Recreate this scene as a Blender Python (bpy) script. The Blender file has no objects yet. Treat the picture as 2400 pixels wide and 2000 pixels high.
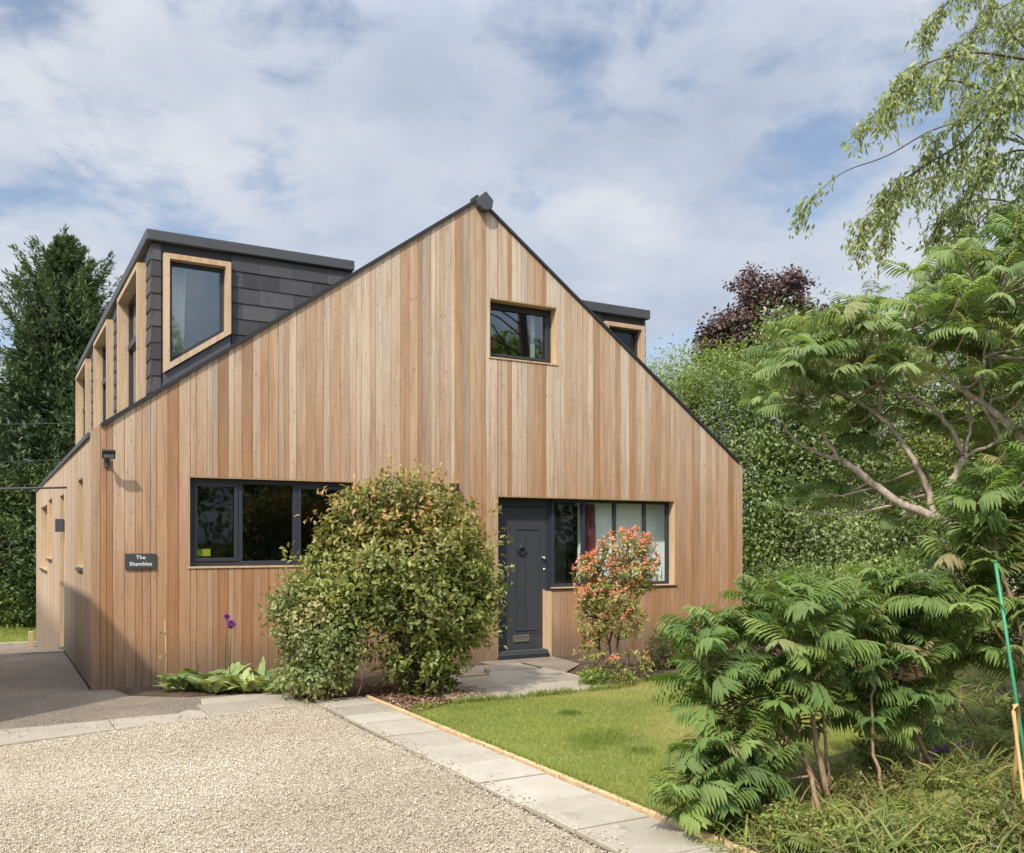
import bpy, math, random
import numpy as np
from mathutils import Vector

S = bpy.context.scene
COL = S.collection
RNG = np.random.default_rng(11)
random.seed(11)

# ------------------------------------------------------------------ camera, world, sun
CAM = (-1.03, -11.68, 1.73)
TH = math.radians(29.6)
cd = bpy.data.cameras.new('camera')
cam = bpy.data.objects.new('camera', cd)
COL.objects.link(cam)
cam.location = CAM
cam.rotation_euler = (math.pi / 2, 0, -TH)
cd.sensor_width = 36.0
cd.lens = 32.43
cd.shift_y = 268.0 / 2400.0
cd.clip_end = 3000.0
S.camera = cam

SUN = Vector((-1.3, -1.0, 1.7)).normalized()      # towards the sun
EXPOSURE = 0.42
S.view_settings.view_transform = 'Standard'
S.view_settings.look = 'None'
S.view_settings.exposure = EXPOSURE
S.view_settings.gamma = 1.0
S.render.film_transparent = False
S.cycles.max_bounces = 8
S.cycles.transparent_max_bounces = 16

sl = bpy.data.lights.new('sun', 'SUN')
sl.energy = 3.75
sl.angle = math.radians(1.4)
sl.color = (1.0, 0.945, 0.85)
so = bpy.data.objects.new('sun', sl)
COL.objects.link(so)
so.rotation_euler = SUN.to_track_quat('Z', 'Y').to_euler()
so.location = (-10, -10, 20)


class NT:
    """small node-tree helper"""
    def __init__(s, tree):
        s.t = tree
        s.t.nodes.clear()

    def n(s, kind, ins=None, **props):
        nd = s.t.nodes.new(kind)
        for k, v in props.items():
            setattr(nd, k, v)
        for k, v in (ins or {}).items():
            s.set(nd.inputs[k], v)
        return nd

    def set(s, sock, v):
        if isinstance(v, bpy.types.NodeSocket):
            s.t.links.new(v, sock)
        elif isinstance(v, (tuple, list)) and len(v) == 3 and sock.type == 'RGBA':
            sock.default_value = (*v, 1)
        else:
            sock.default_value = v

    def math(s, op, a, b=0.0, c=None, clamp=False):
        ins = {0: a, 1: b}
        if c is not None:
            ins[2] = c
        return s.n('ShaderNodeMath', ins, operation=op, use_clamp=clamp).outputs[0]

    def mix(s, f, a, b, blend='MIX'):
        nd = s.n('ShaderNodeMix', data_type='RGBA', blend_type=blend)
        s.set(nd.inputs[0], f)
        s.set(nd.inputs[6], a)
        s.set(nd.inputs[7], b)
        return nd.outputs[2]

    def ramp(s, f, stops, interp='LINEAR'):
        nd = s.n('ShaderNodeValToRGB', {0: f})
        cr = nd.color_ramp
        cr.interpolation = interp
        while len(cr.elements) < len(stops):
            cr.elements.new(0.5)
        for e, (p, c) in zip(cr.elements, stops):
            e.position = p
            e.color = (*c, 1) if len(c) == 3 else c
        return nd.outputs[0]

    def sstep(s, v, lo, hi):
        return s.n('ShaderNodeMapRange', {0: v, 1: lo, 2: hi, 3: 0.0, 4: 1.0}, interpolation_type='SMOOTHSTEP').outputs[0]

    def noise(s, vec, scale, detail=4.0, rough=0.5, dist=0.0):
        nd = s.n('ShaderNodeTexNoise', {'Scale': scale, 'Detail': detail, 'Roughness': rough, 'Distortion': dist})
        if vec is not None:
            s.set(nd.inputs['Vector'], vec)
        return nd.outputs[0]

    def vec(s, x, y, z):
        return s.n('ShaderNodeCombineXYZ', {0: x, 1: y, 2: z}).outputs[0]

    def sep(s, v):
        o = s.n('ShaderNodeSeparateXYZ', {0: v}).outputs
        return o[0], o[1], o[2]


w = bpy.data.worlds.new("World")
S.world = w
w.use_nodes = True
T = NT(w.node_tree)
sky = T.n('ShaderNodeTexSky', sky_type='NISHITA', sun_disc=False)
sky.sun_elevation = math.asin(SUN.z)
sky.sun_rotation = math.atan2(SUN.x, SUN.y)
sky.altitude = 50
sky.air_density = 1.0
sky.dust_density = 0.7
sky.ozone_density = 1.5
gx, gy, gz = T.sep(T.n('ShaderNodeTexCoord').outputs['Generated'])
zz = T.math('ADD', T.math('MAXIMUM', gz, 0.0), 0.22)
cp = T.vec(T.math('DIVIDE', gx, zz), T.math('DIVIDE', gy, zz), 0.35)
cover = T.noise(cp, 2.3, 8.0, 0.56, 0.3)
fine = T.noise(cp, 9.0, 7.0, 0.6, 0.5)
cv = T.math('ADD', T.math('MULTIPLY', cover, 0.78), T.math('MULTIPLY', fine, 0.22))
mask = T.math('MAXIMUM', T.sstep(cv, 0.365, 0.515), T.math('MULTIPLY', T.sstep(gz, 0.22, 0.02), 0.8))
lum = T.noise(T.vec(T.math('DIVIDE', gx, zz), T.math('DIVIDE', gy, zz), 7.3), 2.0, 7.0, 0.58)
shade = T.ramp(lum, [(0.33, (3.3, 3.8, 4.8)), (0.50, (4.35, 4.8, 5.65)), (0.65, (5.5, 5.75, 6.2))])
# unseen clouds overhead and on the sun's side are boosted for extra fill light
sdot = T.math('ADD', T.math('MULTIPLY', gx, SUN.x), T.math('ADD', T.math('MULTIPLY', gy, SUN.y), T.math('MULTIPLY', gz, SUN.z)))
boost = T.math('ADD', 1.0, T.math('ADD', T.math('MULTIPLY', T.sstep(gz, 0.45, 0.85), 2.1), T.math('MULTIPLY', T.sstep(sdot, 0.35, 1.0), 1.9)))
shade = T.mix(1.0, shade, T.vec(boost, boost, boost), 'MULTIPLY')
blue = T.mix(1.0, sky.outputs[0], (1.25, 1.2, 1.15), 'MULTIPLY')
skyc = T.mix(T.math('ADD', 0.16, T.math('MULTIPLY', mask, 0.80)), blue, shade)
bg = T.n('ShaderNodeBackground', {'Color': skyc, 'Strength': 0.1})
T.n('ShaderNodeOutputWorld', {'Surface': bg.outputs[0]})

# ------------------------------------------------------------------ coordinates
cT, sT = math.cos(TH), math.sin(TH)


def at(px, py, d):
    """world point seen at photo pixel (2400 x 2000 frame), d metres in front of the camera plane"""
    t = (px - 1200.0) / 2162.0
    return (CAM[0] + d * (sT + cT * t), CAM[1] + d * (cT - sT * t), CAM[2] + d * (1268.0 - py) / 2162.0)


def ground(px, py, z=0.0):
    return at(px, py, (z - CAM[2]) * 2162.0 / (1268.0 - py))


def front(px, py, Y=0.0):
    """X and Z of a photo pixel on the plane y = Y"""
    t = (px - 1200.0) / 2162.0
    k = (Y - CAM[1]) / (cT - sT * t)
    return CAM[0] + k * (sT + cT * t), CAM[2] + k * (1268.0 - py) / 2162.0


# ------------------------------------------------------------------ object helpers
def tag(o, label=None, cat=None, group=None, kind=None):
    if label: o['label'] = label
    if cat: o['category'] = cat
    if group: o['group'] = group
    if kind: o['kind'] = kind
    return o


def thing(name, label, cat, loc=(0, 0, 0), group=None):
    o = bpy.data.objects.new(name, None)
    COL.objects.link(o)
    o.location = loc
    o.empty_display_size = 0.2
    return tag(o, label, cat, group)


def link(name, me, parent=None, keep_world=True):
    o = bpy.data.objects.new(name, me)
    COL.objects.link(o)
    if parent is not None:
        o.parent = parent
        if keep_world:       # meshes are authored in world space
            off = Vector((0, 0, 0))
            p = parent
            while p is not None:
                off += Vector(p.location)
                p = p.parent
            o.location = -off
    return o


class MB:
    """collects faces, builds ONE mesh object"""
    def __init__(s):
        s.v, s.f, s.c = [], [], []
        s.cur = (0.5, 0.5, 0.5, 1)

    def add(s, vs, fs):
        b = len(s.v)
        s.v += [tuple(p) for p in vs]
        s.c += [s.cur] * len(vs)
        s.f += [tuple(i + b for i in f) for f in fs]

    def box(s, a, b):
        (x0, y0, z0), (x1, y1, z1) = a, b
        s.add([(x0, y0, z0), (x1, y0, z0), (x1, y1, z0), (x0, y1, z0), (x0, y0, z1), (x1, y0, z1), (x1, y1, z1), (x0, y1, z1)],
              [(0, 3, 2, 1), (4, 5, 6, 7), (0, 1, 5, 4), (1, 2, 6, 5), (2, 3, 7, 6), (3, 0, 4, 7)])

    def prism(s, poly, d):
        """extrude a 3-D polygon by vector d"""
        n = len(poly)
        top = [tuple(p[i] + d[i] for i in range(3)) for p in poly]
        s.add(list(poly) + top, [tuple(range(n))[::-1], tuple(range(n, 2 * n))] +
              [(i, (i + 1) % n, n + (i + 1) % n, n + i) for i in range(n)])

    def tube(s, pts, rad, sides=8, cap=True):
        pts = [Vector(p) for p in pts]
        if not hasattr(rad, '__len__'):
            rad = [rad] * len(pts)
        b = len(s.v)
        n = len(pts)
        ref = Vector((0.31, 0.17, 0.93)).normalized()
        vs = []
        for i, p in enumerate(pts):
            t = (pts[min(i + 1, n - 1)] - pts[max(i - 1, 0)])
            t = t.normalized() if t.length > 1e-9 else Vector((0, 0, 1))
            u = t.cross(ref)
            if u.length < 1e-3:
                u = t.cross(Vector((1, 0, 0)))
            u.normalize()
            v = t.cross(u)
            for k in range(sides):
                a = 2 * math.pi * k / sides
                vs.append(tuple(p + (u * math.cos(a) + v * math.sin(a)) * rad[i]))
        fs = []
        for i in range(n - 1):
            for k in range(sides):
                k2 = (k + 1) % sides
                fs.append((i * sides + k, i * sides + k2, (i + 1) * sides + k2, (i + 1) * sides + k))
        if cap:
            fs.append(tuple(range(sides))[::-1])
            fs.append(tuple(range((n - 1) * sides, n * sides)))
        s.add(vs, fs)

    def build(s, name, mat, parent=None, smooth=False, bevel=0.0):
        me = bpy.data.meshes.new(name)
        me.from_pydata(s.v, [], s.f)
        at_ = me.attributes.new('board', 'FLOAT_COLOR', 'POINT')
        at_.data.foreach_set('color', np.array(s.c, dtype=np.float32).ravel())
        me.materials.append(mat)
        if smooth:
            me.polygons.foreach_set('use_smooth', [True] * len(me.polygons))
        me.update()
        o = link(name, me, parent)
        if bevel:
            m = o.modifiers.new('bevel', 'BEVEL')
            m.width = bevel
            m.segments = 2
            m.limit_method = 'ANGLE'
        return o


def np_mesh(name, verts, tris, colors, mat, parent=None, smooth=False):
    """triangle mesh from arrays, with a per-vertex 'leaf' colour attribute (tint, age, random)"""
    me = bpy.data.meshes.new(name)
    nv, nf = len(verts), len(tris)
    me.vertices.add(nv)
    me.vertices.foreach_set('co', np.ascontiguousarray(verts, dtype=np.float32).ravel())
    me.loops.add(nf * 3)
    me.loops.foreach_set('vertex_index', np.ascontiguousarray(tris, dtype=np.int32).ravel())
    me.polygons.add(nf)
    me.polygons.foreach_set('loop_start', np.arange(0, nf * 3, 3, dtype=np.int32))
    me.polygons.foreach_set('loop_total', np.full(nf, 3, dtype=np.int32))
    if smooth:
        me.polygons.foreach_set('use_smooth', np.ones(nf, dtype=bool))
    a = me.attributes.new('leaf', 'FLOAT_COLOR', 'POINT')
    cc = np.ones((nv, 4), dtype=np.float32)
    cc[:, :colors.shape[1]] = colors
    a.data.foreach_set('color', cc.ravel())
    me.update(calc_edges=True)
    me.validate()
    me.materials.append(mat)
    return link(name, me, parent)


# ------------------------------------------------------------------ materials
def new_mat(name):
    m = bpy.data.materials.new(name)
    m.use_nodes = True
    return m, NT(m.node_tree)


def finish(T, bsdf, bump=None, strength=0.3, dist=0.01):
    if bump is not None:
        b = T.n('ShaderNodeBump', {'Height': bump, 'Strength': strength, 'Distance': dist})
        T.set(bsdf.inputs['Normal'], b.outputs[0])
    T.n('ShaderNodeOutputMaterial', {'Surface': bsdf.outputs[0]})


def simple(name, col, rough=0.6, metal=0.0, var=0.12, scale=14.0, spec=0.4, bump=0.0):
    m, T = new_mat(name)
    oc = T.n('ShaderNodeTexCoord').outputs['Object']
    nz = T.noise(oc, scale, 6.0, 0.6)
    k = T.math('ADD', 1.0 - var, T.math('MULTIPLY', nz, 2 * var))
    c = T.mix(1.0, col, T.vec(k, k, k), 'MULTIPLY')
    b = T.n('ShaderNodeBsdfPrincipled', {'Base Color': c, 'Roughness': rough, 'Metallic': metal, 'Specular IOR Level': spec})
    finish(T, b, nz if bump else None, bump, 0.01)
    return m


def wood_mat(name, weather=True, fresh=0.0, orange=0.95, tanc=(0.315, 0.146, 0.053)):
    m, T = new_mat(name)
    oc = T.n('ShaderNodeTexCoord').outputs['Object']
    x, y, z = T.sep(oc)
    at_ = T.n('ShaderNodeAttribute', attribute_name='board').outputs['Color']
    s = T.n('ShaderNodeSeparateColor', {0: at_}).outputs
    tone, off, grey = s[0], s[1], s[2]
    h = T.math('ADD', x, y)
    o37 = T.math('MULTIPLY', off, 37.0)
    g1 = T.noise(T.vec(T.math('MULTIPLY', h, 85.0), o37, T.math('ADD', T.math('MULTIPLY', z, 2.0), o37)), 1.0, 6.0, 0.6, 0.6)
    g2 = T.noise(T.vec(T.math('MULTIPLY', h, 16.0), o37, T.math('ADD', T.math('MULTIPLY', z, 0.8), o37)), 1.0, 4.0, 0.55, 0.8)
    base = T.ramp(tone, [(0.0, (0.515, 0.405, 0.305)), (0.22, (0.45, 0.335, 0.238)), (0.45, (0.425, 0.297, 0.198)), (0.66, (0.39, 0.258, 0.162)),
                         (0.85, (0.35, 0.216, 0.125)), (1.0, (0.28, 0.167, 0.098))])
    if fresh:
        base = T.mix(fresh, base, (0.56, 0.385, 0.20))
    base = T.mix(T.math('MULTIPLY', T.sstep(grey, 0.72, 0.95), 0.6), base, (0.42, 0.365, 0.30))
    if weather:
        # the sheltered foot of the cladding has kept more of its orange resin colour than the bleached gable
        nb = T.noise(T.vec(T.math('MULTIPLY', h, 2.2), o37, T.math('MULTIPLY', z, 0.45)), 1.0, 3.0, 0.5)
        f = T.math('ADD', T.sstep(z, 5.0, 0.5), T.math('MULTIPLY', T.math('SUBTRACT', nb, 0.5), 0.9), clamp=True)
        base = T.mix(T.math('MULTIPLY', f, orange), base, T.mix(1.0, T.mix(0.70, base, tanc), (0.98, 0.93, 0.88), 'MULTIPLY'))
        # splash stains along the foot
        sp = T.math('MULTIPLY', T.sstep(T.math('ADD', z, T.math('MULTIPLY', g2, -0.75)), 0.30, -0.34), 0.72)
        base = T.mix(sp, base, (0.13, 0.095, 0.07))
    blot = T.noise(T.vec(T.math('MULTIPLY', h, 9.0), o37, T.math('ADD', T.math('MULTIPLY', z, 1.5), o37)), 1.0, 5.0, 0.6, 0.5)
    base = T.mix(T.math('MULTIPLY', T.sstep(blot, 0.50, 0.72), 0.55), base, T.mix(1.0, base, (0.80, 0.70, 0.60), 'MULTIPLY'))
    base = T.mix(T.math('MULTIPLY', T.sstep(blot, 0.46, 0.28), 0.5), base, T.mix(1.0, base, (1.12, 1.14, 1.16), 'MULTIPLY'))
    streak = T.noise(T.vec(T.math('MULTIPLY', h, 34.0), o37, T.math('ADD', T.math('MULTIPLY', z, 0.35), o37)), 1.0, 3.0, 0.5, 0.4)
    base = T.mix(T.math('MULTIPLY', T.sstep(streak, 0.56, 0.72), 0.38), base, (0.29, 0.185, 0.11))
    k = T.math('ADD', 0.34, T.math('ADD', T.math('MULTIPLY', g1, 0.62), T.math('MULTIPLY', g2, 0.70)))
    c = T.mix(1.0, base, T.vec(k, k, T.math('MULTIPLY', k, 0.985)), 'MULTIPLY')
    vo = T.n('ShaderNodeTexVoronoi', {'Vector': T.vec(T.math('ADD', T.math('MULTIPLY', h, 11.0), o37), o37, T.math('ADD', T.math('MULTIPLY', z, 4.2), o37)), 'Scale': 1.0})
    knot = T.sstep(vo.outputs['Distance'], T.math('ADD', 0.06, T.math('MULTIPLY', T.n('ShaderNodeSeparateColor', {0: vo.outputs['Color']}).outputs[1], 0.11)), 0.03)
    ksel = T.sstep(T.n('ShaderNodeSeparateColor', {0: vo.outputs['Color']}).outputs[0], 0.50, 0.58)
    c = T.mix(T.math('MULTIPLY', T.math('MULTIPLY', knot, ksel), 0.75), c, (0.16, 0.085, 0.04))
    # pin knots and resin flecks
    v2 = T.n('ShaderNodeTexVoronoi', {'Vector': T.vec(T.math('ADD', T.math('MULTIPLY', h, 30.0), o37), o37, T.math('ADD', T.math('MULTIPLY', z, 13.0), o37)), 'Scale': 1.0})
    vs = T.n('ShaderNodeSeparateColor', {0: v2.outputs['Color']}).outputs
    fl = T.math('MULTIPLY', T.sstep(v2.outputs['Distance'], 0.32, 0.13), T.sstep(vs[0], 0.62, 0.72))
    c = T.mix(T.math('MULTIPLY', fl, T.math('ADD', 0.22, T.math('MULTIPLY', vs[1], 0.48))), c, (0.17, 0.10, 0.055))
    b = T.n('ShaderNodeBsdfPrincipled', {'Base Color': c, 'Roughness': 0.72, 'Specular IOR Level': 0.25})
    finish(T, b, g1, 0.25, 0.004)
    return m


def leaf_mat(name, c0, c1, young, rough=0.45, trans=0.28, spec=0.35):
    """tint runs from c0 to c1, age mixes in the colour of young growth"""
    m, T = new_mat(name)
    s = T.n('ShaderNodeSeparateColor', {0: T.n('ShaderNodeAttribute', attribute_name='leaf').outputs['Color']}).outputs
    c = T.mix(s[0], c0, c1)
    c = T.mix(s[1], c, young)
    oc = T.n('ShaderNodeTexCoord').outputs['Object']
    nz = T.noise(oc, 60.0, 3.0)
    k = T.math('ADD', 0.8, T.math('MULTIPLY', nz, 0.4))
    c = T.mix(1.0, c, T.vec(k, k, k), 'MULTIPLY')
    b = T.n('ShaderNodeBsdfPrincipled', {'Base Color': c, 'Roughness': rough, 'Specular IOR Level': spec})
    tr = T.n('ShaderNodeBsdfTranslucent', {'Color': T.mix(1.0, c, (1.25, 1.35, 0.6), 'MULTIPLY')})
    mx = T.n('ShaderNodeMixShader', {0: trans, 1: b.outputs[0], 2: tr.outputs[0]})
    T.n('ShaderNodeOutputMaterial', {'Surface': mx.outputs[0]})
    return m


def glass_mat(name, refl=0.12, tint=(0.86, 0.9, 0.9)):
    m, T = new_mat(name)
    lw = T.n('ShaderNodeLayerWeight', {'Blend': 0.5})
    nz = T.noise(T.n('ShaderNodeTexCoord').outputs['Object'], 1.6, 2.0)
    bp = T.n('ShaderNodeBump', {'Height': nz, 'Strength': 0.03, 'Distance': 0.02})
    f = T.math('ADD', refl + 0.03, T.math('MULTIPLY', T.math('POWER', lw.outputs['Facing'], 4.0), 0.75), clamp=True)
    gl = T.n('ShaderNodeBsdfGlossy', {'Color': (0.95, 0.97, 1.0), 'Roughness': 0.02, 'Normal': bp.outputs[0]})
    tr = T.n('ShaderNodeBsdfTransparent', {'Color': tint})
    mx = T.n('ShaderNodeMixShader', {0: f, 1: tr.outputs[0], 2: gl.outputs[0]})
    T.n('ShaderNodeOutputMaterial', {'Surface': mx.outputs[0]})
    return m


def slate_mat(name, c0, c1):
    m, T = new_mat(name)
    oc = T.n('ShaderNodeTexCoord').outputs['Object']
    tone = T.n('ShaderNodeSeparateColor', {0: T.n('ShaderNodeAttribute', attribute_name='board').outputs['Color']}).outputs[0]
    nz = T.noise(oc, 9.0, 7.0, 0.65)
    c = T.mix(T.math('ADD', T.math('MULTIPLY', tone, 0.65), T.math('MULTIPLY', T.math('SUBTRACT', nz, 0.3), 0.6), clamp=True), c0, c1)
    b = T.n('ShaderNodeBsdfPrincipled', {'Base Color': c, 'Roughness': 0.62, 'Specular IOR Level': 0.35})
    finish(T, b, T.noise(oc, 55.0, 5.0, 0.6), 0.25, 0.004)
    return m


def bark_mat(name, c0, c1, scale=18.0):
    m, T = new_mat(name)
    oc = T.n('ShaderNodeTexCoord').outputs['Object']
    x, y, z = T.sep(oc)
    nz = T.noise(T.vec(x, y, T.math('MULTIPLY', z, 0.35)), scale, 6.0, 0.65)
    c = T.ramp(nz, [(0.3, c0), (0.7, c1)])
    b = T.n('ShaderNodeBsdfPrincipled', {'Base Color': c, 'Roughness': 0.85, 'Specular IOR Level': 0.2})
    finish(T, b, nz, 0.6, 0.01)
    return m


def ground_mat(name, stops, scale, scale2, bump=0.5, bdist=0.01, rough=0.9, speck=None):
    m, T = new_mat(name)
    oc = T.n('ShaderNodeTexCoord').outputs['Object']
    a = T.noise(oc, scale, 7.0, 0.62, 0.3)
    b2 = T.noise(oc, scale2, 5.0, 0.65)
    f = T.math('ADD', T.math('MULTIPLY', a, 0.6), T.math('MULTIPLY', b2, 0.4))
    c = T.ramp(f, stops)
    if speck:
        vo = T.n('ShaderNodeTexVoronoi', {'Vector': oc, 'Scale': speck[0]})
        r = T.n('ShaderNodeSeparateColor', {0: vo.outputs['Color']}).outputs[0]
        c = T.mix(T.math('MULTIPLY', T.sstep(r, 0.55, 1.0), speck[2]), c, speck[1])
    b = T.n('ShaderNodeBsdfPrincipled', {'Base Color': c, 'Roughness': rough, 'Specular IOR Level': 0.2})
    finish(T, b, b2, bump, bdist)
    return m


M = {}
M['wood'] = wood_mat('larch_cladding')
M['wood_side'] = wood_mat('larch_cladding_side', orange=0.12)
M['trim'] = wood_mat('larch_trim', weather=False, fresh=0.3)
M['reveal'] = wood_mat('larch_reveal', weather=False, fresh=0.65)
M['dark'] = simple('anthracite_paint', (0.030, 0.033, 0.040), 0.42, var=0.08)
M['door'] = simple('door_paint', (0.043, 0.046, 0.052), 0.38, var=0.06)
M['black'] = simple('black_membrane', (0.022, 0.022, 0.024), 0.6, var=0.25)
M['slate'] = slate_mat('slate_tile', (0.028, 0.027, 0.030), (0.085, 0.080, 0.082))
M['roof'] = slate_mat('roof_slate', (0.03, 0.03, 0.034), (0.06, 0.06, 0.064))
M['fascia'] = simple('grey_fascia', (0.058, 0.060, 0.064), 0.5, var=0.2, scale=5)
M['lead'] = simple('lead_flashing', (0.075, 0.075, 0.082), 0.55, var=0.25, scale=6)
M['glass'] = glass_mat('window_glass', 0.0)
M['glass_up'] = glass_mat('dormer_glass', 0.12)
M['glass_clear'] = glass_mat('hall_glass', 0.0, (0.98, 1.0, 0.99))
M['white'] = simple('white_plaster', (0.84, 0.86, 0.82), 0.8, var=0.03)
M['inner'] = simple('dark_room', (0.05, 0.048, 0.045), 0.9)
M['curtain'] = simple('pale_curtain', (0.62, 0.62, 0.58), 0.9)
M['redcloth'] = simple('red_curtain', (0.10, 0.02, 0.022), 0.9)
M['chrome'] = simple('brushed_steel', (0.72, 0.72, 0.70), 0.25, 1.0, var=0.05)
M['brass'] = simple('aged_nickel', (0.42, 0.40, 0.34), 0.35, 0.9, var=0.1)
M['sign'] = simple('slate_sign', (0.045, 0.046, 0.048), 0.55)
M['lettering'] = simple('white_lettering', (0.82, 0.82, 0.80), 0.6, var=0.02)
M['sticker'] = ground_mat('yellow_green_card', [(0.35, (0.10, 0.13, 0.01)), (0.5, (0.42, 0.44, 0.03)), (0.65, (0.30, 0.18, 0.03))], 25.0, 60.0, 0.0)
M['lamp_glass'] = simple('lamp_lens', (0.20, 0.20, 0.17), 0.25)
M['green_pole'] = simple('green_plastic', (0.03, 0.21, 0.10), 0.4)
M['bamboo'] = simple('bamboo', (0.50, 0.32, 0.13), 0.5, var=0.25, scale=9)
M['edging'] = wood_mat('new_timber', weather=False, fresh=0.8)
M['terracotta'] = simple('brown_timber', (0.30, 0.15, 0.075), 0.8, var=0.3)
M['greyboard'] = wood_mat('silvered_fence', weather=False)
M['render'] = simple('stand_in_render', (0.42, 0.38, 0.32), 0.9, var=0.15, scale=3)
M['cable'] = simple('cable_rubber', (0.05, 0.045, 0.045), 0.6)
M['soil'] = ground_mat('garden_soil', [(0.3, (0.045, 0.030, 0.020)), (0.5, (0.09, 0.062, 0.04)), (0.7, (0.17, 0.12, 0.078))], 3.0, 45.0, 0.8, 0.03)
M['tarmac'] = ground_mat('old_tarmac', [(0.3, (0.095, 0.070, 0.047)), (0.5, (0.165, 0.124, 0.086)), (0.7, (0.28, 0.22, 0.158))], 1.1, 70.0, 0.7, 0.012, speck=(110.0, (0.36, 0.31, 0.26), 0.7))
M['grass_base'] = ground_mat('lawn_turf', [(0.3, (0.14, 0.16, 0.04)), (0.5, (0.21, 0.23, 0.055)), (0.7, (0.30, 0.29, 0.09))], 1.3, 50.0, 0.8, 0.02)
M['far_ground'] = ground_mat('rough_ground', [(0.3, (0.05, 0.06, 0.02)), (0.5, (0.08, 0.085, 0.03)), (0.7, (0.12, 0.11, 0.05))], 0.6, 25.0, 0.6, 0.03)
M['gravel_bed'] = ground_mat('gravel_bed', [(0.3, (0.34, 0.28, 0.20)), (0.5, (0.46, 0.39, 0.285)), (0.7, (0.58, 0.50, 0.375))], 5.0, 90.0, 0.9, 0.02)
M['bark'] = bark_mat('grey_bark', (0.075, 0.055, 0.042), (0.20, 0.155, 0.12))
M['bark_pale'] = bark_mat('sumac_bark', (0.24, 0.185, 0.145), (0.48, 0.385, 0.31), 30.0)
M['bark_red'] = bark_mat('young_stem', (0.17, 0.105, 0.06), (0.36, 0.245, 0.15), 40.0)
M['twig'] = bark_mat('twig', (0.055, 0.042, 0.032), (0.13, 0.10, 0.072), 40.0)


def slab_mat():
    m, T = new_mat('stone_slab')
    oc = T.n('ShaderNodeTexCoord').outputs['Object']
    tone = T.n('ShaderNodeSeparateColor', {0: T.n('ShaderNodeAttribute', attribute_name='board').outputs['Color']}).outputs[0]
    a = T.noise(oc, 2.6, 7.0, 0.65, 0.5)
    b2 = T.noise(oc, 40.0, 6.0, 0.65)
    base = T.ramp(tone, [(0.0, (0.235, 0.198, 0.150)), (0.5, (0.345, 0.298, 0.228)), (1.0, (0.47, 0.415, 0.33))])
    k = T.math('ADD', 0.62, T.math('ADD', T.math('MULTIPLY', a, 0.5), T.math('MULTIPLY', b2, 0.28)))
    c = T.mix(1.0, base, T.vec(k, k, k), 'MULTIPLY')
    st = T.sstep(T.noise(oc, 5.0, 6.0, 0.75), 0.54, 0.72)
    c = T.mix(T.math('MULTIPLY', st, 0.55), c, (0.15, 0.13, 0.085))
    c = T.mix(T.math('MULTIPLY', T.sstep(T.noise(oc, 17.0, 4.0, 0.6), 0.62, 0.7), 0.4), c, (0.55, 0.52, 0.44))
    b = T.n('ShaderNodeBsdfPrincipled', {'Base Color': c, 'Roughness': 0.85, 'Specular IOR Level': 0.25})
    finish(T, b, b2, 0.5, 0.006)
    return m


M['slab'] = slab_mat()


def stone_mat():
    m, T = new_mat('gravel_stone')
    s = T.n('ShaderNodeSeparateColor', {0: T.n('ShaderNodeAttribute', attribute_name='leaf').outputs['Color']}).outputs
    c = T.ramp(s[0], [(0.0, (0.19, 0.145, 0.10)), (0.2, (0.36, 0.29, 0.195)), (0.5, (0.505, 0.425, 0.31)), (0.8, (0.61, 0.53, 0.40)), (1.0, (0.78, 0.71, 0.58))])
    c = T.mix(T.math('MULTIPLY', s[1], 0.6), c, (0.38, 0.27, 0.19))
    b = T.n('ShaderNodeBsdfPrincipled', {'Base Color': c, 'Roughness': 0.85, 'Specular IOR Level': 0.2})
    finish(T, b)
    return m


M['stone'] = stone_mat()
M['lf_bush'] = leaf_mat('evergreen_leaf', (0.075, 0.10, 0.022), (0.265, 0.295, 0.07), (0.48, 0.25, 0.085), 0.40, 0.30, 0.4)
M['lf_varieg'] = leaf_mat('shrub_leaf', (0.09, 0.13, 0.035), (0.34, 0.38, 0.14), (0.40, 0.28, 0.13), 0.42, 0.32)
M['lf_pieris'] = leaf_mat('pieris_leaf', (0.10, 0.12, 0.03), (0.40, 0.40, 0.12), (0.70, 0.235, 0.155), 0.42, 0.3)
M['lf_sumac'] = leaf_mat('sumac_leaf', (0.085, 0.15, 0.042), (0.24, 0.32, 0.085), (0.33, 0.25, 0.14), 0.58, 0.42, 0.2)
M['lf_sumac_t'] = leaf_mat('sumac_tree_leaf', (0.105, 0.17, 0.062), (0.275, 0.345, 0.13), (0.37, 0.33, 0.15), 0.6, 0.42, 0.2)
M['lf_willow'] = leaf_mat('weeping_leaf', (0.115, 0.155, 0.055), (0.31, 0.365, 0.15), (0.39, 0.40, 0.15), 0.45, 0.38)
M['lf_hedge'] = leaf_mat('hedge_leaf', (0.075, 0.125, 0.027), (0.26, 0.33, 0.075), (0.32, 0.31, 0.075), 0.42, 0.38)
M['lf_laurel'] = leaf_mat('laurel_leaf', (0.07, 0.11, 0.03), (0.225, 0.285, 0.08), (0.26, 0.27, 0.085), 0.36, 0.3, 0.45)
M['lf_copper'] = leaf_mat('copper_leaf', (0.055, 0.030, 0.030), (0.15, 0.082, 0.072), (0.20, 0.11, 0.08), 0.45, 0.2)
M['lf_conifer'] = leaf_mat('conifer_spray', (0.032, 0.056, 0.028), (0.12, 0.165, 0.07), (0.16, 0.19, 0.085), 0.6, 0.15, 0.2)
M['lf_hosta'] = leaf_mat('broad_leaf', (0.09, 0.16, 0.045), (0.40, 0.46, 0.18), (0.50, 0.44, 0.17), 0.45, 0.25)
M['lf_cover'] = leaf_mat('ground_cover_leaf', (0.065, 0.10, 0.025), (0.25, 0.30, 0.065), (0.33, 0.225, 0.09), 0.5, 0.35)
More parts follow.
